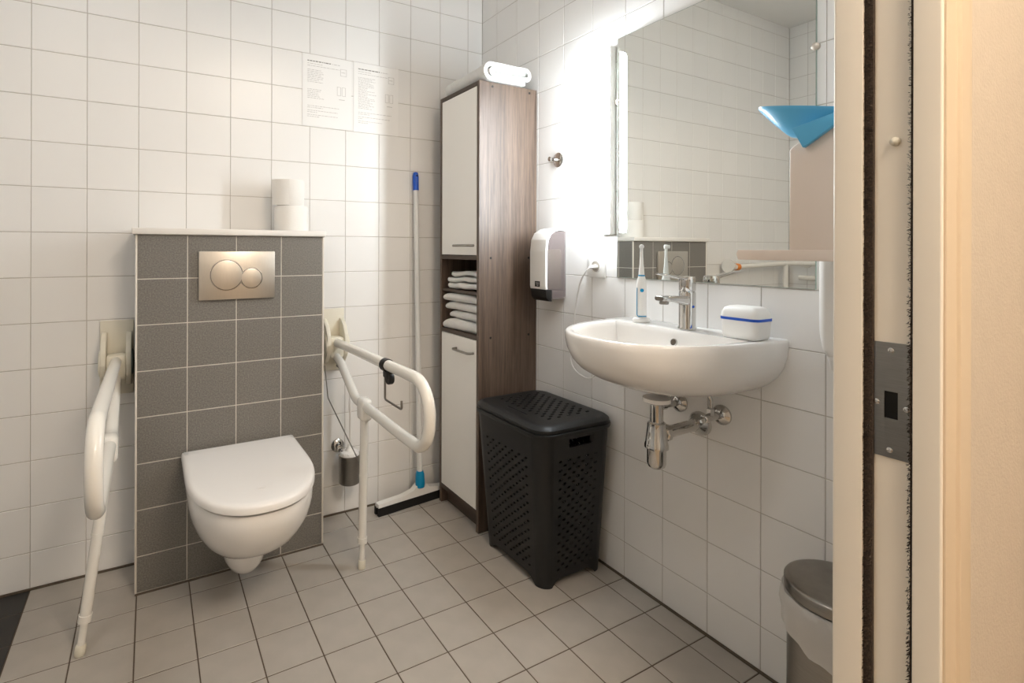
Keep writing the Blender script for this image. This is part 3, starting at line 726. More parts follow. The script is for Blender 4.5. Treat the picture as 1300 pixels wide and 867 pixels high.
def perforate(bm, F, I, nu, nv, hw=0.30, hh=0.26, slant=0.35, pw=1.0, ph=1.0):
    """F(u,v) outer surface, I(u,v) inner offset point; staggered slanted holes"""
    for r in range(nv):
        v0, v1 = r / nv, (r + 1) / nv; sh = 0.5 if r % 2 else 0.0
        edges = [0.0] if sh else []
        us = [(k + sh) / nu for k in range(nu + 1 if not sh else nu)]
        if sh: quad(bm, F(0, v0), F(us[0], v0), F(us[0], v1), F(0, v1)); quad(bm, F(us[-1], v0), F(1, v0), F(1, v1), F(us[-1], v1))
        for a, b in zip(us, us[1:]):
            cu, cv = (a + b) / 2, (v0 + v1) / 2; du, dv = (b - a) * hw / 2, (v1 - v0) * hh
            sl = slant * (b - a) / 2 * 0.5
            H = [(cu - du - sl, cv - dv), (cu + du - sl * 0.3, cv - dv), (cu + du + sl, cv + dv), (cu - du + sl * 0.3, cv + dv)]
            O = [(a, v0), (b, v0), (b, v1), (a, v1)]
            ho = [F(*q) for q in H]; oo = [F(*q) for q in O]; hi = [I(*q) for q in H]
            for i in range(4):
                j = (i + 1) % 4
                quad(bm, oo[i], oo[j], ho[j], ho[i]); quad(bm, ho[i], ho[j], hi[j], hi[i])
bm = new()
T0, T1 = 0.075, 0.83
for side, nu in ((0, 5), (1, 7), (2, 5), (3, 7)):
    F = lambda u, v, s=side: hside(s, 0.04 + 0.92 * u, T0 + (T1 - T0) * v)
    I = lambda u, v, s=side: hside(s, 0.04 + 0.92 * u, T0 + (T1 - T0) * v, 0.003)
    perforate(bm, F, I, nu, 25, 0.25, 0.23)
    S = lambda u, t, s=side: hside(s, u, t)
    quad(bm, S(0, T0), S(0.04, T0), S(0.04, T1), S(0, T1)); quad(bm, S(0.96, T0), S(1, T0), S(1, T1), S(0.96, T1))
    quad(bm, S(0, 0.03), S(1, 0.03), S(1, T0), S(0, T0))
    if side in (0, 2):          # carrying slot under the rim
        a, b, c, d = 0.30, 0.80, 0.895, 0.95
        quad(bm, S(0, T1), S(1, T1), S(1, c), S(0, c)); quad(bm, S(0, d), S(1, d), S(1, 1), S(0, 1)); quad(bm, S(0, c), S(a, c), S(a, d), S(0, d)); quad(bm, S(b, c), S(1, c), S(1, d), S(b, d))
        q = [(a, c), (b, c), (b, d), (a, d)]
        for i in range(4):
            j = (i + 1) % 4; quad(bm, S(*q[i]), S(*q[j]), hside(side, *q[j], 0.01), hside(side, *q[i], 0.01))
    else: quad(bm, S(0, T1), S(1, T1), S(1, 1), S(0, 1))
for k in range(4):
    rows = [hcorner(k, t) for t in (-0.022, 0.03, 0.25, 0.5, 0.75, 1.0)]
    V = [[bm.verts.new(p) for p in r] for r in rows]
    for a, b in zip(V, V[1:]): ring_faces(bm, a, b, False)
# arched lower edge between the corner feet
for side in range(4):
    for i in range(12):
        u0, u1 = i / 12, (i + 1) / 12; f = lambda u: -0.022 + 0.05 * min(1, min(u, 1 - u) * 7) ** 0.6
        quad(bm, hside(side, u0, f(u0)), hside(side, u1, f(u1)), hside(side, u1, 0.03), hside(side, u0, 0.03))
x, y, hx, hy = hsec(0.03); quad(bm, (x - hx + .01, y - hy + .01, 0.03), (x + hx - .01, y - hy + .01, 0.03), (x + hx - .01, y + hy - .01, 0.03), (x - hx + .01, y + hy - .01, 0.03))
obj('basket', bm, HAMPER, hp, 35)
def rrect(cx, cy, hx, hy, r, n=8):
    P = []
    for (sx, sy, a0) in ((1, -1, -PI / 2), (1, 1, 0), (-1, 1, PI / 2), (-1, -1, PI)):
        for i in range(n + 1):
            a = a0 + PI / 2 * i / n; P.append((cx + sx * (hx - r) + r * math.cos(a), cy + sy * (hy - r) + r * math.sin(a)))
    return P
lx, ly, lhx, lhy = HT
bm = new()
rings = [[(px, py, z) for px, py in rrect(lx, ly, lhx + d, lhy + d, RC + 0.012 + d)] for z, d in ((HZ - 0.012, 0.000), (HZ - 0.012, 0.008), (HZ - 0.004, 0.0105), (HZ + 0.001, 0.0095), (HZ + 0.003, 0.004))]
loft(bm, rings, cap0=False, cap1=False); obj('rim', bm, HAMPER, hp, 50)
bm = new()
rings = [[(px, py, z) for px, py in rrect(lx, ly, lhx + d, lhy + d, RC + 0.012 + d)] for z, d in ((HZ + 0.002, 0.003), (HZ + 0.006, 0.0065), (HZ + 0.014, 0.005), (HZ + 0.021, -0.004), (HZ + 0.025, -0.016), (HZ + 0.0255, -0.030))]
loft(bm, rings, cap0=True, cap1=False)
zt_ = HZ + 0.0255; inner = rrect(lx, ly, lhx - 0.030, lhy - 0.030, RC - 0.018)
# flat top: perforated field inset in a solid frame
fx0, fx1, fy0, fy1 = lx - lhx + 0.070, lx + lhx - 0.036, ly - lhy + 0.062, ly + lhy - 0.050
oc = [bm.verts.new((px, py, zt_)) for px, py in inner]
sq4 = [bm.verts.new(p) for p in ((fx1, fy0, zt_), (fx1, fy1, zt_), (fx0, fy1, zt_), (fx0, fy0, zt_))]
n9 = 9
for k in range(4):
    for i in range(8): bm.faces.new((oc[k * n9 + i], oc[k * n9 + i + 1], sq4[k]))
    j = (k + 1) % 4; bm.faces.new((oc[k * n9 + 8], oc[(j * n9) % 36], sq4[j], sq4[k]))
perforate(bm, lambda u, v: Vector((fx0 + (fx1 - fx0) * u, fy0 + (fy1 - fy0) * v, zt_)), lambda u, v: Vector((fx0 + (fx1 - fx0) * u, fy0 + (fy1 - fy0) * v, zt_ - 0.004)), 5, 17, 0.34, 0.28, 0.2)
ld = obj('lid', bm, HAMPER, hp, 35)
obj('lid_slot', box(new(), (lx - lhx + 0.052, ly - 0.055, zt_ - 0.0005), (lx - lhx + 0.059, ly + 0.055, zt_ + 0.0004)), HOLE, ld, 0)

# ------------------------------------------------------------------ washbasin
SX, SYc, SZ = 0.425, -1.1375, 0.876
def basin_out(s, z, x_back=-0.0008, n=44, e=2.4, a=SX, b=0.2525, dx=0.0):
    P = []
    for i in range(n + 1):
        t = -PI / 2 + PI * i / n; c, s_ = math.cos(t), math.sin(t)
        P.append((min(x_back, dx - a * s * abs(c) ** (2 / e)) if i not in (0, n) else x_back, SYc + b * s * math.copysign(abs(s_) ** (2 / e), s_), z))
    return P
wbz = thing('washbasin', 'white ceramic half-round washbasin on the right wall under the mirror', 'sink', (-0.2, SYc, 0.70))
bm = new(); rings = []
for z, s in ((0.703, 0.28), (0.705, 0.36), (0.712, 0.46), (0.724, 0.60), (0.738, 0.715), (0.755, 0.81), (0.776, 0.895), (0.80, 0.95), (0.83, 0.985), (0.855, 0.998), (0.868, 1.0), (0.874, 0.994), (SZ, 0.984)):
    rings.append(basin_out(s, z))
n_r = len(rings)
def inner_ring(s, z, cxx=-0.262, a=0.143, b=0.212, e=2.6, n=44, back=0.105):
    P = []
    for i in range(n + 1):
        t = -PI / 2 + PI * i / n; c, s_ = math.cos(t), math.sin(t)
        P.append((-back - (0.295 * s) * abs(c) ** (2 / 2.5) - (1 - s) * 0.11, SYc + b * s * math.copysign(abs(s_) ** (2 / 2.5), s_), z))
    return P
inn = [inner_ring(s, z) for s, z in ((1.0, SZ - 0.001), (0.975, SZ - 0.005), (0.955, 0.860), (0.92, 0.835), (0.86, 0.80), (0.76, 0.772), (0.6, 0.752), (0.38, 0.742), (0.16, 0.737))]
loft(bm, rings, closed=True, cap0=True, cap1=False)
# top surface from outer rim to inner bowl, then the bowl itself
V_o = [bm.verts.new(p) for p in rings[-1]]; V_i = [[bm.verts.new(p) for p in r] for r in inn]
ring_faces(bm, V_o, V_i[0], True)
for a, b in zip(V_i, V_i[1:]): ring_faces(bm, a, b, True)
bm.faces.new(V_i[-1])
bmesh.ops.remove_doubles(bm, verts=list(bm.verts), dist=0.0001)
obj('bowl', bm, CERAMIC, wbz, 50)
bm = new(); lathe(bm, [(0.0105, 0.000), (0.0105, 0.0035), (0.0085, 0.004), (0.0078, 0.001)], (-0.1275, -1.158, 0.8435), (-0.92, 0.0, 0.25), 24, cap1=False); ov = obj('overflow_ring', bm, CHROME, wbz)
bm = new(); lathe(bm, [(0.0084, 0.0), (0.0084, 0.0022), (0.001, 0.0024)], (-0.1275, -1.158, 0.8435), (-0.92, 0.0, 0.25), 20); obj('overflow_hole', bm, mat('overflow_dark', (96, 86, 74), 0.6), ov)
bm = new(); lathe(bm, [(0.030, 0.690), (0.036, 0.694), (0.036, 0.7035)], (-0.205, -1.164, 0), n=28); obj('drain_flange', bm, CERAMIC, wbz)

# tap
tp = thing('basin_tap', 'chrome single-lever mixer tap on the washbasin ledge', 'tap', (-0.060, -1.149, SZ))
ax, ay = -0.060, -1.149
bm = new(); lathe(bm, [(0.0245, SZ - 0.0005), (0.0245, SZ + 0.003), (0.0225, SZ + 0.006), (0.0225, SZ + 0.100), (0.0215, SZ + 0.104)], (ax, ay, 0), n=40); obj('body', bm, CHROME, tp)
bm = new(); rings = []
for x, zc, hw, hh in ((-0.060, 0.955, 0.019, 0.016), (-0.085, 0.957, 0.0185, 0.013), (-0.12, 0.962, 0.018, 0.010), (-0.150, 0.965, 0.0175, 0.0085), (-0.174, 0.966, 0.0165, 0.008), (-0.178, 0.966, 0.014, 0.006)):
    rings.append([(x, ay + hw * math.copysign(abs(math.cos(a)) ** 0.6, math.cos(a)), zc + hh * math.copysign(abs(math.sin(a)) ** 0.6, math.sin(a))) for a in [2 * PI * k / 24 for k in range(24)]])
loft(bm, rings); obj('spout', bm, CHROME, tp, 50)
bm = new(); lathe(bm, [(0.0125, 0), (0.0125, 0.010), (0.0105, 0.012), (0.0095, 0.008)], (-0.158, ay, 0.961), (0, 0, -1), 24); obj('aerator', bm, STEEL, tp)
bm = new(); lathe(bm, [(0.0215, SZ + 0.104), (0.0205, SZ + 0.106), (0.0225, SZ + 0.110), (0.0225, SZ + 0.140), (0.0205, SZ + 0.147), (0.001, SZ + 0.149)], (ax, ay, 0), n=36)
rings = []
for x, zc, hw, hh in ((-0.055, 1.014, 0.0165, 0.0075), (-0.10, 1.022, 0.0135, 0.0045), (-0.15, 1.029, 0.011, 0.0032), (-0.185, 1.034, 0.009, 0.0026), (-0.190, 1.0345, 0.006, 0.0015)):
    rings.append([(x, ay + hw * math.cos(a), zc + hh * math.sin(a)) for a in [2 * PI * k / 20 for k in range(20)]])
loft(bm, rings); obj('lever', bm, CHROME, tp, 50)
bm = new(); lathe(bm, [(0.0035, 0), (0.0035, 0.0012), (0.001, 0.0015)], (ax - 0.004, ay - 0.0222, SZ + 0.064), (-0.15, -1, 0), 14); obj('temperature_dot', bm, BLUE, tp)

# bottle trap and supply valves
bt = thing('bottle_trap', 'chrome bottle trap with wall pipe below the washbasin', 'drain trap', (-0.205, -1.164, 0.51))
qx, qy = -0.205, -1.164
bm = new(); lathe(bm, [(0.0165, 0.62), (0.0165, 0.690)], (qx, qy, 0), n=28); obj('tail_pipe', bm, CHROME, bt)
bm = new(); lathe(bm, [(0.026, 0.568), (0.031, 0.570), (0.031, 0.578), (0.0285, 0.585), (0.0235, 0.628), (0.0235, 0.636), (0.020, 0.639)], (qx, qy, 0), n=16); obj('trap_body', bm, CHROME, bt, 25)
bm = new(); lathe(bm, [(0.001, 0.513), (0.014, 0.515), (0.022, 0.521), (0.0245, 0.53), (0.0245, 0.570)], (qx, qy, 0), n=32); obj('trap_cup', bm, CHROME, bt)
A = Vector((qx, qy, 0.603)); B = Vector((-0.002, -1.150, 0.598))
bm = new(); tube(bm, [A, B], 0.0160, 24); obj('wall_pipe', bm, CHROME, bt)
bm = new(); tube(bm, [A + (B - A) * 0.11, A + (B - A) * 0.125, A + (B - A) * 0.20, A + (B - A) * 0.215], [0.020, 0.0235, 0.0235, 0.020], 10); obj('pipe_nut', bm, CHROME, bt, 25)
bm = new(); lathe(bm, [(0.0345, 0), (0.0340, 0.006), (0.028, 0.016), (0.021, 0.026), (0.0175, 0.034)], (-0.0006, -1.150, 0.598), (-1, 0, 0), 32); obj('wall_flange', bm, CHROME, bt)
def valve(y, z, label, sgn):
    t = thing('angle_valve', label, 'valve', (0, y, z), 'supply valves under the washbasin')
    bm = new(); lathe(bm, [(0.0275, 0), (0.027, 0.005), (0.019, 0.012), (0.012, 0.016)], (-0.0006, y, z), (-1, 0, 0), 28); obj('wall_flange', bm, CHROME, t)
    bm = new(); lathe(bm, [(0.0095, 0), (0.0095, 0.055), (0.012, 0.057), (0.012, 0.072), (0.009, 0.074)], (-0.01, y, z), (-1, 0, 0), 20); obj('valve_body', bm, CHROME, t)
    bm = new(); lathe(bm, [(0.007, 0), (0.007, 0.018), (0.0105, 0.020), (0.0115, 0.032), (0.009, 0.036), (0.001, 0.037)], (-0.072, y, z), (-1, sgn * 0.0, -0.1), 8); obj('handwheel', bm, CHROME, t, 25)
    bm = new(); lathe(bm, [(0.0105, 0.006), (0.0105, 0.024), (0.008, 0.027)], (-0.052, y, z), (0, 0, 1), 6); obj('hose_nut', bm, CHROME, t, 20)
    bm = new(); tube(bm, fillet([(-0.052, y, z + 0.022), (-0.052, y, z + 0.05), (-0.056, y + sgn * 0.004, z + 0.062)], 0.02), 0.0055, 12); obj('supply_hose', bm, CHROME, t)
valve(-1.216, 0.641, 'chrome supply valve right of the bottle trap', 1)
valve(-1.081, 0.641, 'chrome supply valve behind and left of the bottle trap', -1)

# electric toothbrush
tbz = thing('electric_toothbrush', 'white and blue electric toothbrush on its charging base', 'toothbrush', (-0.062, -0.992, SZ))
ex, ey = -0.062, -0.992
def oval(prof, sx, sy, n=28, bend=None):
    rr = []
    for r, z in prof:
        ox = bend(z) if bend else 0
        rr.append([(ex + ox + r * sx * math.cos(2 * PI * k / n), ey + r * sy * math.sin(2 * PI * k / n), SZ + z) for k in range(n)])
    return rr
bm = new(); loft(bm, oval([(0.026, 0.0), (0.0275, 0.002), (0.0275, 0.008), (0.025, 0.012), (0.015, 0.014)], 1.0, 0.9)); obj('charging_base', bm, WHITEP, tbz)
bm = new(); loft(bm, oval([(0.0135, 0.014), (0.0150, 0.017), (0.0155, 0.045), (0.0155, 0.09), (0.0145, 0.115), (0.0120, 0.133), (0.0095, 0.142)], 1.0, 1.0)); hb = obj('handle', bm, WHITEP, tbz, 60)
bm = new(); loft(bm, oval([(0.0098, 0.141), (0.0098, 0.1435), (0.0092, 0.145)], 1, 1)); obj('collar', bm, TEAL, tbz)
bm = new(); loft(bm, oval([(0.0088, 0.144), (0.0080, 0.158), (0.0058, 0.18), (0.0046, 0.205), (0.0042, 0.222), (0.0046, 0.226)], 1, 1, 20)); nk = obj('brush_neck', bm, WHITEP, tbz, 60)
bm = new(); lathe(bm, [(0.0065, -0.006), (0.0072, -0.004), (0.0072, 0.003), (0.0065, 0.004)], (ex, ey, SZ + 0.232), (-0.80, -0.60, 0), 20); obj('brush_head', bm, WHITEP, nk)
bm = new()
for k in range(19):
    a = k * 2.4; r = 0.0056 * math.sqrt(k / 19); u_, v_, d_ = frame((-0.8, -0.6, 0)); p = Vector((ex, ey, SZ + 0.232)) + u_ * r * math.cos(a) + v_ * r * math.sin(a)
    tube(bm, [p + d_ * 0.003, p + d_ * 0.011], 0.0011, 5)
obj('bristles', bm, WHITEP, nk)
def along(theta, z): # point on the handle surface
    r = 0.0157 if z < 0.1 else 0.0152; return (ex + r * math.cos(theta), ey + r * math.sin(theta), SZ + z)
tv = math.atan2(-2.12 + 0.992, -1.394 + 0.062)        # towards the room door
bm = new(); c0 = along(tv + 0.10, 0.098); lathe(bm, [(0.0055, -0.001), (0.0055, 0.0008), (0.001, 0.001)], c0, (math.cos(tv), math.sin(tv), 0), 18); obj('power_button', bm, TEAL, tbz)
bm = new(); pts = [along(tv - 0.95, z) for z in (0.105, 0.09, 0.07, 0.05, 0.034, 0.022)] + [along(tv - 0.95 + 0.2 * k, 0.0185) for k in range(1, 11)]
tube(bm, pts, 0.0013, 8); obj('grip_stripe', bm, TEAL, tbz)

# denture box
db = thing('denture_box', 'small white box with a blue rim line on the washbasin', 'box', (-0.085, -1.315, SZ))
ang = math.radians(0)
def dbox(name, prof, m, par):
    rr = [[(px, py, SZ + z) for px, py in rrect(-0.072, -1.324, 0.034 + d, 0.047 + d, max(0.004, 0.014 + d), 6)] for z, d in prof]
    return obj(name, loft(new(), rr), m, par, 50)
bd = dbox('box_body', [(0.0003, -0.006), (0.002, -0.003), (0.010, 0.0), (0.045, 0.002), (0.048, 0.002)], WHITEP, db)
dbox('rim_line', [(0.0470, 0.0042), (0.0535, 0.0042)], BLUE, db)
dbox('box_lid', [(0.0536, 0.003), (0.066, 0.001), (0.076, -0.005), (0.081, -0.014), (0.0822, -0.026)], WHITEP, db)

# ------------------------------------------------------------------ mirror and lamp
MY0, MY1, MZ0, MZ1 = -1.4515, -0.8415, 1.005, 1.8145
mr = thing('wall_mirror', 'large frameless mirror above the washbasin', 'mirror', (0, (MY0 + MY1) / 2, MZ0))
obj('glass', box(new(), (-0.0050, MY0, MZ0), (-0.0008, MY1, MZ1)), GLASSEDGE, mr, 0)
bm = new(); quad(bm, (-0.0052, MY0 + 0.001, MZ0 + 0.001), (-0.0052, MY1 - 0.001, MZ0 + 0.001), (-0.0052, MY1 - 0.001, MZ1 - 0.001), (-0.0052, MY0 + 0.001, MZ1 - 0.001)); obj('silvering', bm, MIRROR, mr, 0, recalc=False)
for (y, z) in ((MY0 + 0.001, 1.585), (MY1 + 0.001, 1.60)):
    bm = new(); lathe(bm, [(0.009, 0), (0.009, 0.0075), (0.006, 0.009), (0.001, 0.0095)], (-0.0006, y, z), (-1, 0, 0), 18); obj('clip', bm, SATIN, mr)

lp = thing('mirror_lamp', 'glowing vertical tube lamp on the wall left of the mirror', 'lamp', (-0.03, -0.80, 1.15))
obj('base', box(new(), (-0.030, -0.832, 1.150), (-0.0006, -0.778, 1.792), 0.004), WHITEP, lp)
bm = new(); lathe(bm, [(0.018, 1.158), (0.0245, 1.160), (0.0255, 1.166), (0.0255, 1.770), (0.022, 1.782), (0.012, 1.788)], (-0.056, -0.803, 0), n=32); obj('tube', bm, LAMP, lp, 50)

# chrome hook, socket, plug and cable
hk = thing('wall_hook', 'round chrome robe hook on the tiles above the soap dispenser', 'hook', (0, -0.542, 1.447))
bm = new(); lathe(bm, [(0.0285, 0), (0.0285, 0.003), (0.026, 0.005), (0.007, 0.006)], (-0.0006, -0.542, 1.447), (-1, 0, 0), 32); obj('rosette', bm, CHROME, hk)
bm = new(); lathe(bm, [(0.007, 0), (0.006, 0.012), (0.006, 0.028), (0.0095, 0.034), (0.0095, 0.040), (0.001, 0.042)], (-0.006, -0.542, 1.447), (-1, 0, 0), 20); obj('peg', bm, CHROME, hk)
so = thing('wall_socket', 'white wall power socket between soap dispenser and mirror', 'socket', (0, -0.7505, 0.999))
bm = new(); box(bm, (-0.011, -0.790, 0.999), (-0.0006, -0.711, 1.078), 0.004)
obj('cover', bm, WHITEP, so)
bm = new(); lathe(bm, [(0.0215, 0), (0.0215, 0.0020), (0.0195, 0.0024), (0.0190, -0.001)], (-0.011, -0.7505, 1.0385), (-1, 0, 0), 36, cap0=False, cap1=False); obj('socket_rim', bm, WHITEP, so)
bm = new(); lathe(bm, [(0.0188, 0), (0.0188, 0.0006), (0.001, 0.0006)], (-0.011, -0.7505, 1.0385), (-1, 0, 0), 30); obj('socket_well', bm, mat('socket_well_grey', (188, 180, 168), 0.5), so)
cc = thing('charger_cable', 'thin white charger cable hanging from the wall socket', 'cable', (-0.03, -0.75, 0.75))
bm = new(); lathe(bm, [(0.013, 0), (0.013, 0.008), (0.010, 0.022), (0.005, 0.026), (0.001, 0.0265)], (-0.0118, -0.7505, 1.0385), (-1, 0.12, -0.12), 20, sy=0.55); obj('plug', bm, WHITEP, cc)
def on_x(u, v, x):
    f_, yaw, rl, cx_, cy_ = 669.1587, 0.5037, 0.0027, 559.2532, 315.5963
    return None
cab_pts = [(-0.036, -0.748, 1.035), (-0.042, -0.735, 1.022), (-0.034, -0.700, 0.985), (-0.022, -0.668, 0.92), (-0.016, -0.650, 0.85), (-0.012, -0.643, 0.78), (-0.010, -0.638, 0.735), (-0.010, -0.640, 0.716), (-0.012, -0.628, 0.705), (-0.012, -0.627, 0.682), (-0.012, -0.642, 0.657), (-0.012, -0.672, 0.641), (-0.012, -0.710, 0.635), (-0.013, -0.745, 0.648), (-0.016, -0.775, 0.685), (-0.020, -0.80, 0.735)]
def spline(P, n=6):
    P = [Vector(p) for p in P]; out = []
    for i in range(len(P) - 1):
        p0, p1, p2, p3 = P[max(i - 1, 0)], P[i], P[i + 1], P[min(i + 2, len(P) - 1)]
        for k in range(n):
            t = k / n; out.append(0.5 * ((2 * p1) + (p2 - p0) * t + (2 * p0 - 5 * p1 + 4 * p2 - p3) * t * t + (3 * p1 - p0 - 3 * p2 + p3) * t ** 3))
    out.append(P[-1]); return out
bm = new(); tube(bm, spline(cab_pts), 0.0024, 8); obj('cord', bm, WHITEP, cc)

# ------------------------------------------------------------------ soap dispenser
sd = thing('soap_dispenser', 'white soap dispenser with smoky side windows and black push bar', 'soap dispenser', (-0.05, -0.545, 0.905))
Y0, Y1 = -0.592, -0.500
prof = [(-0.002, 1.176), (-0.03, 1.181), (-0.060, 1.176), (-0.086, 1.160), (-0.100, 1.135), (-0.106, 1.09), (-0.106, 0.96), (-0.104, 0.948)]
def shell(bm, P, t, y0, y1):
    Q = [Vector((x, 0, z)) for x, z in P]; O, I = [], []
    for i, p in enumerate(Q):
        d = (Q[min(i + 1, len(Q) - 1)] - Q[max(i - 1, 0)]).normalized(); nn = Vector((d.z, 0, -d.x)) * -1
        O.append(p); I.append(p + nn * t if (p + nn * t).x > p.x or (p + nn * t).z < p.z else p - nn * t)
    poly = [(q.x, q.z) for q in O] + [(q.x, q.z) for q in I[::-1]]
    return prism(bm, poly, 'y', y0, y1, 0.0018)
bm = new(); shell(bm, prof, 0.010, Y0, Y1); obj('front_cover', bm, WHITEP, sd, 50)
bm = new(); prism(bm, [(-0.104, 0.948), (-0.100, 0.918), (-0.088, 0.904), (-0.072, 0.902), (-0.072, 0.948)], 'y', Y0 + 0.001, Y1 - 0.001, 0.003); obj('push_bar', bm, BLACKP, sd)
for y in (Y0 + 0.004, Y1 - 0.004):
    bm = new(); prism(bm, [(-0.004, 0.915), (-0.070, 0.912), (-0.095, 0.948), (-0.096, 1.09), (-0.091, 1.13), (-0.078, 1.155), (-0.055, 1.167), (-0.004, 1.167)], 'y', y - 0.0012, y + 0.0012); obj('side_window', bm, SMOKE, sd, 0)
bm = new(); box(bm, (-0.080, Y0 + 0.012, 0.945), (-0.014, Y1 - 0.012, 1.10), 0.010); obj('soap_bottle', bm, SOAP, sd)
bm = new(); box(bm, (-0.010, Y0 + 0.006, 0.912), (-0.0008, Y1 - 0.006, 1.168), 0.002); obj('back_plate', bm, WHITEP, sd)
bm = new(); box(bm, (-0.070, Y0 + 0.008, 0.908), (-0.006, Y1 - 0.008, 0.940), 0.003); obj('pump_unit', bm, mat('pump_grey', (170, 164, 160), 0.4), sd)
lb = obj('label_plate', box(new(), (-0.1068, -0.560, 0.957), (-0.1055, -0.531, 0.978)), BLACKP, sd, 0)
bm = new()
for k, z in enumerate((0.972, 0.967, 0.962)): box(bm, (-0.1071, -0.556 + 0.002 * k, z - 0.0010), (-0.1067, -0.536 - 0.003 * k, z + 0.0010))
obj('label_lines', bm, INK, lb, 0)

# ------------------------------------------------------------------ things beside the door jamb
pd = thing('towel_dispenser', 'rounded white dispenser on the wall between washbasin and door frame', 'dispenser', (-0.06, -1.577, 0.83))
bm = new(); rr = []
for z, d in ((0.862, -0.022), (0.868, -0.012), (0.885, -0.005), (0.915, -0.001), (0.95, 0.0), (1.15, 0.0), (1.18, -0.004), (1.195, -0.012), (1.20, -0.024)):
    rr.append([(min(px, -0.0008), py, z) for px, py in rrect(-0.056, -1.577, 0.058 + d, 0.074 + d, 0.022 + d * 0.6)])
loft(bm, rr); obj('cover', bm, WHITEP, pd, 50)
bm = new(); rr = [[(min(px, -0.0008), py, z) for px, py in rrect(-0.052, -1.579, 0.050 + d, 0.066 + d, 0.020)] for z, d in ((0.830, -0.016), (0.838, -0.005), (0.870, 0.0))]
loft(bm, rr); obj('lower_tray', bm, WHITEP, pd, 50)

br = thing('wall_caddy', 'pale cream wall bracket with a long ledge beside the door frame', 'bracket', (-0.25, -1.60, 1.075))
YW = YF + 0.0045
bm = new(); prism(bm, [(YW, 1.098), (-1.526, 1.098), (-1.526, 1.302), (YW, 1.400)], 'x', -0.262, -0.150, 0.003); obj('upright', bm, PANEL, br)
bm = new(); prism(bm, [(YW, 1.078), (-1.424, 1.078), (-1.420, 1.092), (-1.424, 1.0995), (YW, 1.0995)], 'x', -0.268, -0.145, 0.0015); obj('ledge', bm, PANEL, br)
bs = thing('blue_scoop', 'light blue plastic funnel-shaped scoop resting on the cream bracket', 'scoop', (-0.25, -1.52, 1.33))
# flaring bowl: wide rim on top, spout folding down against the bracket
bm = new(); rr = []
N = 28
def scoop_ring(yc, z, hy, hx):
    P = []
    for k in range(N):
        c, q = math.cos(2 * PI * k / N), math.sin(2 * PI * k / N)
        y = yc + hy * q; P.append((-0.206 + hx * math.copysign(abs(c) ** 0.8, c), y, z + 0.24 * (y + 1.44)))
    return P
outer = [(-1.530, 1.352, 0.026, 0.024), (-1.532, 1.357, 0.036, 0.032), (-1.537, 1.377, 0.066, 0.046), (-1.545, 1.403, 0.102, 0.058), (-1.545, 1.408, 0.1055, 0.0605), (-1.545, 1.412, 0.105, 0.060)]
inner_ = [(-1.545, 1.411, 0.102, 0.0575), (-1.541, 1.396, 0.086, 0.052), (-1.536, 1.378, 0.060, 0.042), (-1.532, 1.362, 0.030, 0.026)]
loft(bm, [scoop_ring(*q) for q in outer + inner_], cap0=True, cap1=True)
obj('bowl', bm, SKY, bs, 50)
bm = new(); prism(bm, [(-1.538, 1.341), (-1.558, 1.300), (-1.600, 1.326), (-1.628, 1.345), (-1.628, 1.360)], 'x', -0.276, -0.2645, 0.0015); obj('spout_fold', bm, SKY, bs)

# pedal bin
pb = thing('pedal_bin', 'small steel pedal bin with white liner in the corner by the door', 'trash bin', (-0.118, -1.555, 0))
px_, py_ = -0.118, -1.555
bm = new(); lathe(bm, [(0.094, 0.0006), (0.098, 0.004), (0.098, 0.022), (0.095, 0.026), (0.095, 0.362), (0.092, 0.362), (0.092, 0.03)], (px_, py_, 0), n=44); obj('body', bm, STEEL, pb)
bm = new(); lathe(bm, [(0.098, 0.366), (0.1005, 0.368), (0.1005, 0.388), (0.0985, 0.391), (0.092, 0.3935), (0.05, 0.396), (0.001, 0.397)], (px_, py_, 0), n=48); obj('lid', bm, STEEL, pb)
bm = new(); rows = []; nn = 72
for j, (r, z) in enumerate(((0.0965, 0.3635), (0.104, 0.366), (0.1085, 0.356), (0.108, 0.338), (0.105, 0.315), (0.104, 0.29))):
    ring = []
    for k in range(nn):
        a = 2 * PI * k / nn; toward = math.cos(a - math.radians(235)); w = noise.noise(Vector((math.cos(a) * 4, math.sin(a) * 4, j * 0.9))) * 0.0045 * min(1, j)
        z2 = z - (0.036 * max(0, toward) * (j / 5) ** 1.2) + (0.02 * noise.noise(Vector((a * 2, 1, 0))) if j == 5 else 0)
        r2 = r + w + (0.006 * math.sin(a * 13) * (j / 5) * 0.35)
        ring.append((px_ + r2 * math.cos(a), py_ + r2 * math.sin(a), z2))
    rows.append(ring)
loft(bm, rows, cap0=False, cap1=False); obj('liner', bm, BAG, pb, 70)
bm = new(); box(bm, (px_ - 0.125, py_ - 0.015, 0.008), (px_ - 0.09, py_ + 0.015, 0.016), 0.003); obj('pedal', bm, BLACKP, pb)

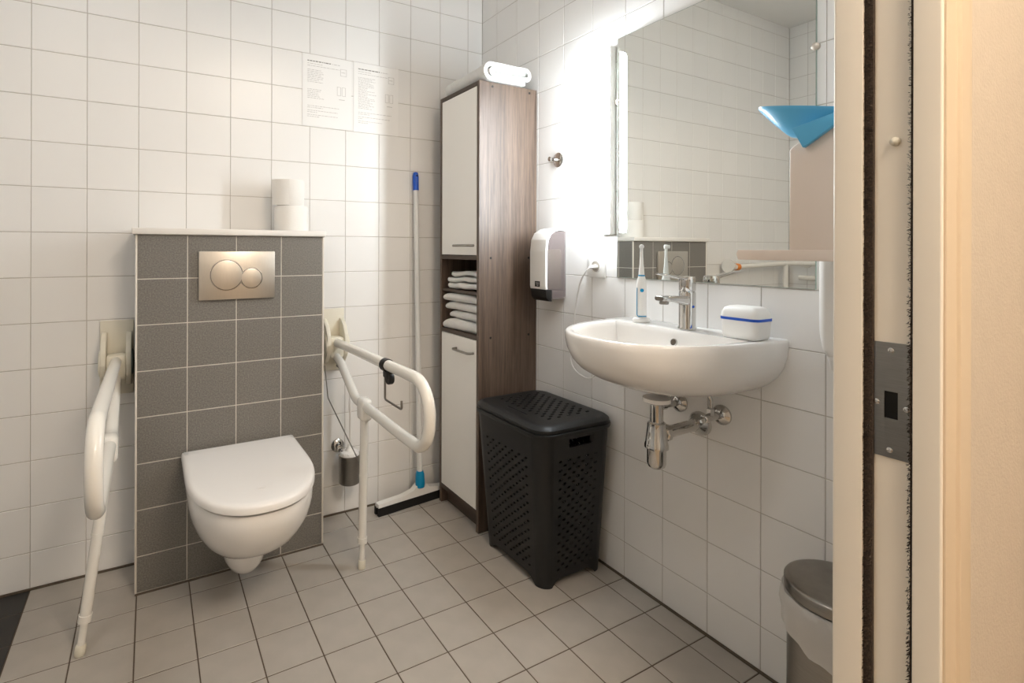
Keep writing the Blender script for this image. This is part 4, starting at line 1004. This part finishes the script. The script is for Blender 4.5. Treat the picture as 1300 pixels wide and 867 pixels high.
# ------------------------------------------------------------------ shower corner rail (seen in the mirror)
sr = thing('shower_rail', 'white corner shower rail with a flared end and orange ring, seen in the mirror', 'grab bar', (-2.2, 0, 0.8))
bm = new(); lathe(bm, [(0.042, 0), (0.042, 0.004), (0.036, 0.02), (0.022, 0.06), (0.017, 0.085)], (-1.845, -0.06, 0.995), (-1, 0, -0.10), 28); obj('flared_end', bm, BARW, sr)
bm = new(); lathe(bm, [(0.0225, 0), (0.0225, 0.03)], (-1.925, -0.06, 0.987), (-1, 0, 0.0), 24); obj('orange_ring', bm, ORANGE, sr)
bm = new(); tube(bm, fillet([(-1.93, -0.06, 0.987), (-2.50, -0.06, 1.003), (XL + 0.06, -0.07, 1.005), (XL + 0.06, -0.36, 1.0), (XL + 0.06, -0.36, 0.90), (XL + 0.06, -0.10, 0.905)], [0, 0, 0.05, 0.05, 0.05, 0], 8), 0.0165, 16); obj('rail', bm, BARW, sr, 60)
bm = new(); tube(bm, [(-2.50, -0.06, 1.003), (-2.515, -0.06, 0.45)], 0.0165, 16); obj('vertical_rail', bm, BARW, sr, 60)
for p, d in (((-2.515, -0.0006, 0.46), (0, -1, 0)), ((XL + 0.0006, -0.12, 1.005), (1, 0, 0)), ((-2.0, -0.0006, 0.989), (0, -1, 0))):
    bm = new(); lathe(bm, [(0.034, 0), (0.034, 0.006), (0.014, 0.012), (0.012, 0.06)], p, d, 24); obj('wall_flange', bm, BARW, sr)

# ------------------------------------------------------------------ added bathroom fill light, then corridor ceiling lamp (outside the picture)
CLX, CLY = -1.75, -1.25
cl = thing('ceiling_fill_light', 'round flat fill light added under the bathroom ceiling, above the picture', 'lamp', (CLX, CLY, ZC - 0.08))
bm = new(); lathe(bm, [(0.17, 0), (0.17, -0.03), (0.165, -0.034)], (CLX, CLY, ZC - 0.0006), n=40); obj('housing', bm, WHITEP, cl)
bm = new(); lathe(bm, [(0.155, -0.0345), (0.15, -0.05), (0.12, -0.065), (0.001, -0.072)], (CLX, CLY, ZC - 0.0006), n=40); obj('diffuser', bm, FILL, cl)
hl = thing('corridor_lamp', 'square ceiling lamp of the corridor, behind the viewer', 'lamp', (-0.65, -2.75, 2.6))
obj('housing', box(new(), (-0.97, -3.07, 2.565), (-0.33, -2.43, 2.5994), 0.004), WHITEP, hl)
obj('diffuser', box(new(), (-0.94, -3.04, 2.555), (-0.36, -2.46, 2.5648), 0.003), HALLL, hl)
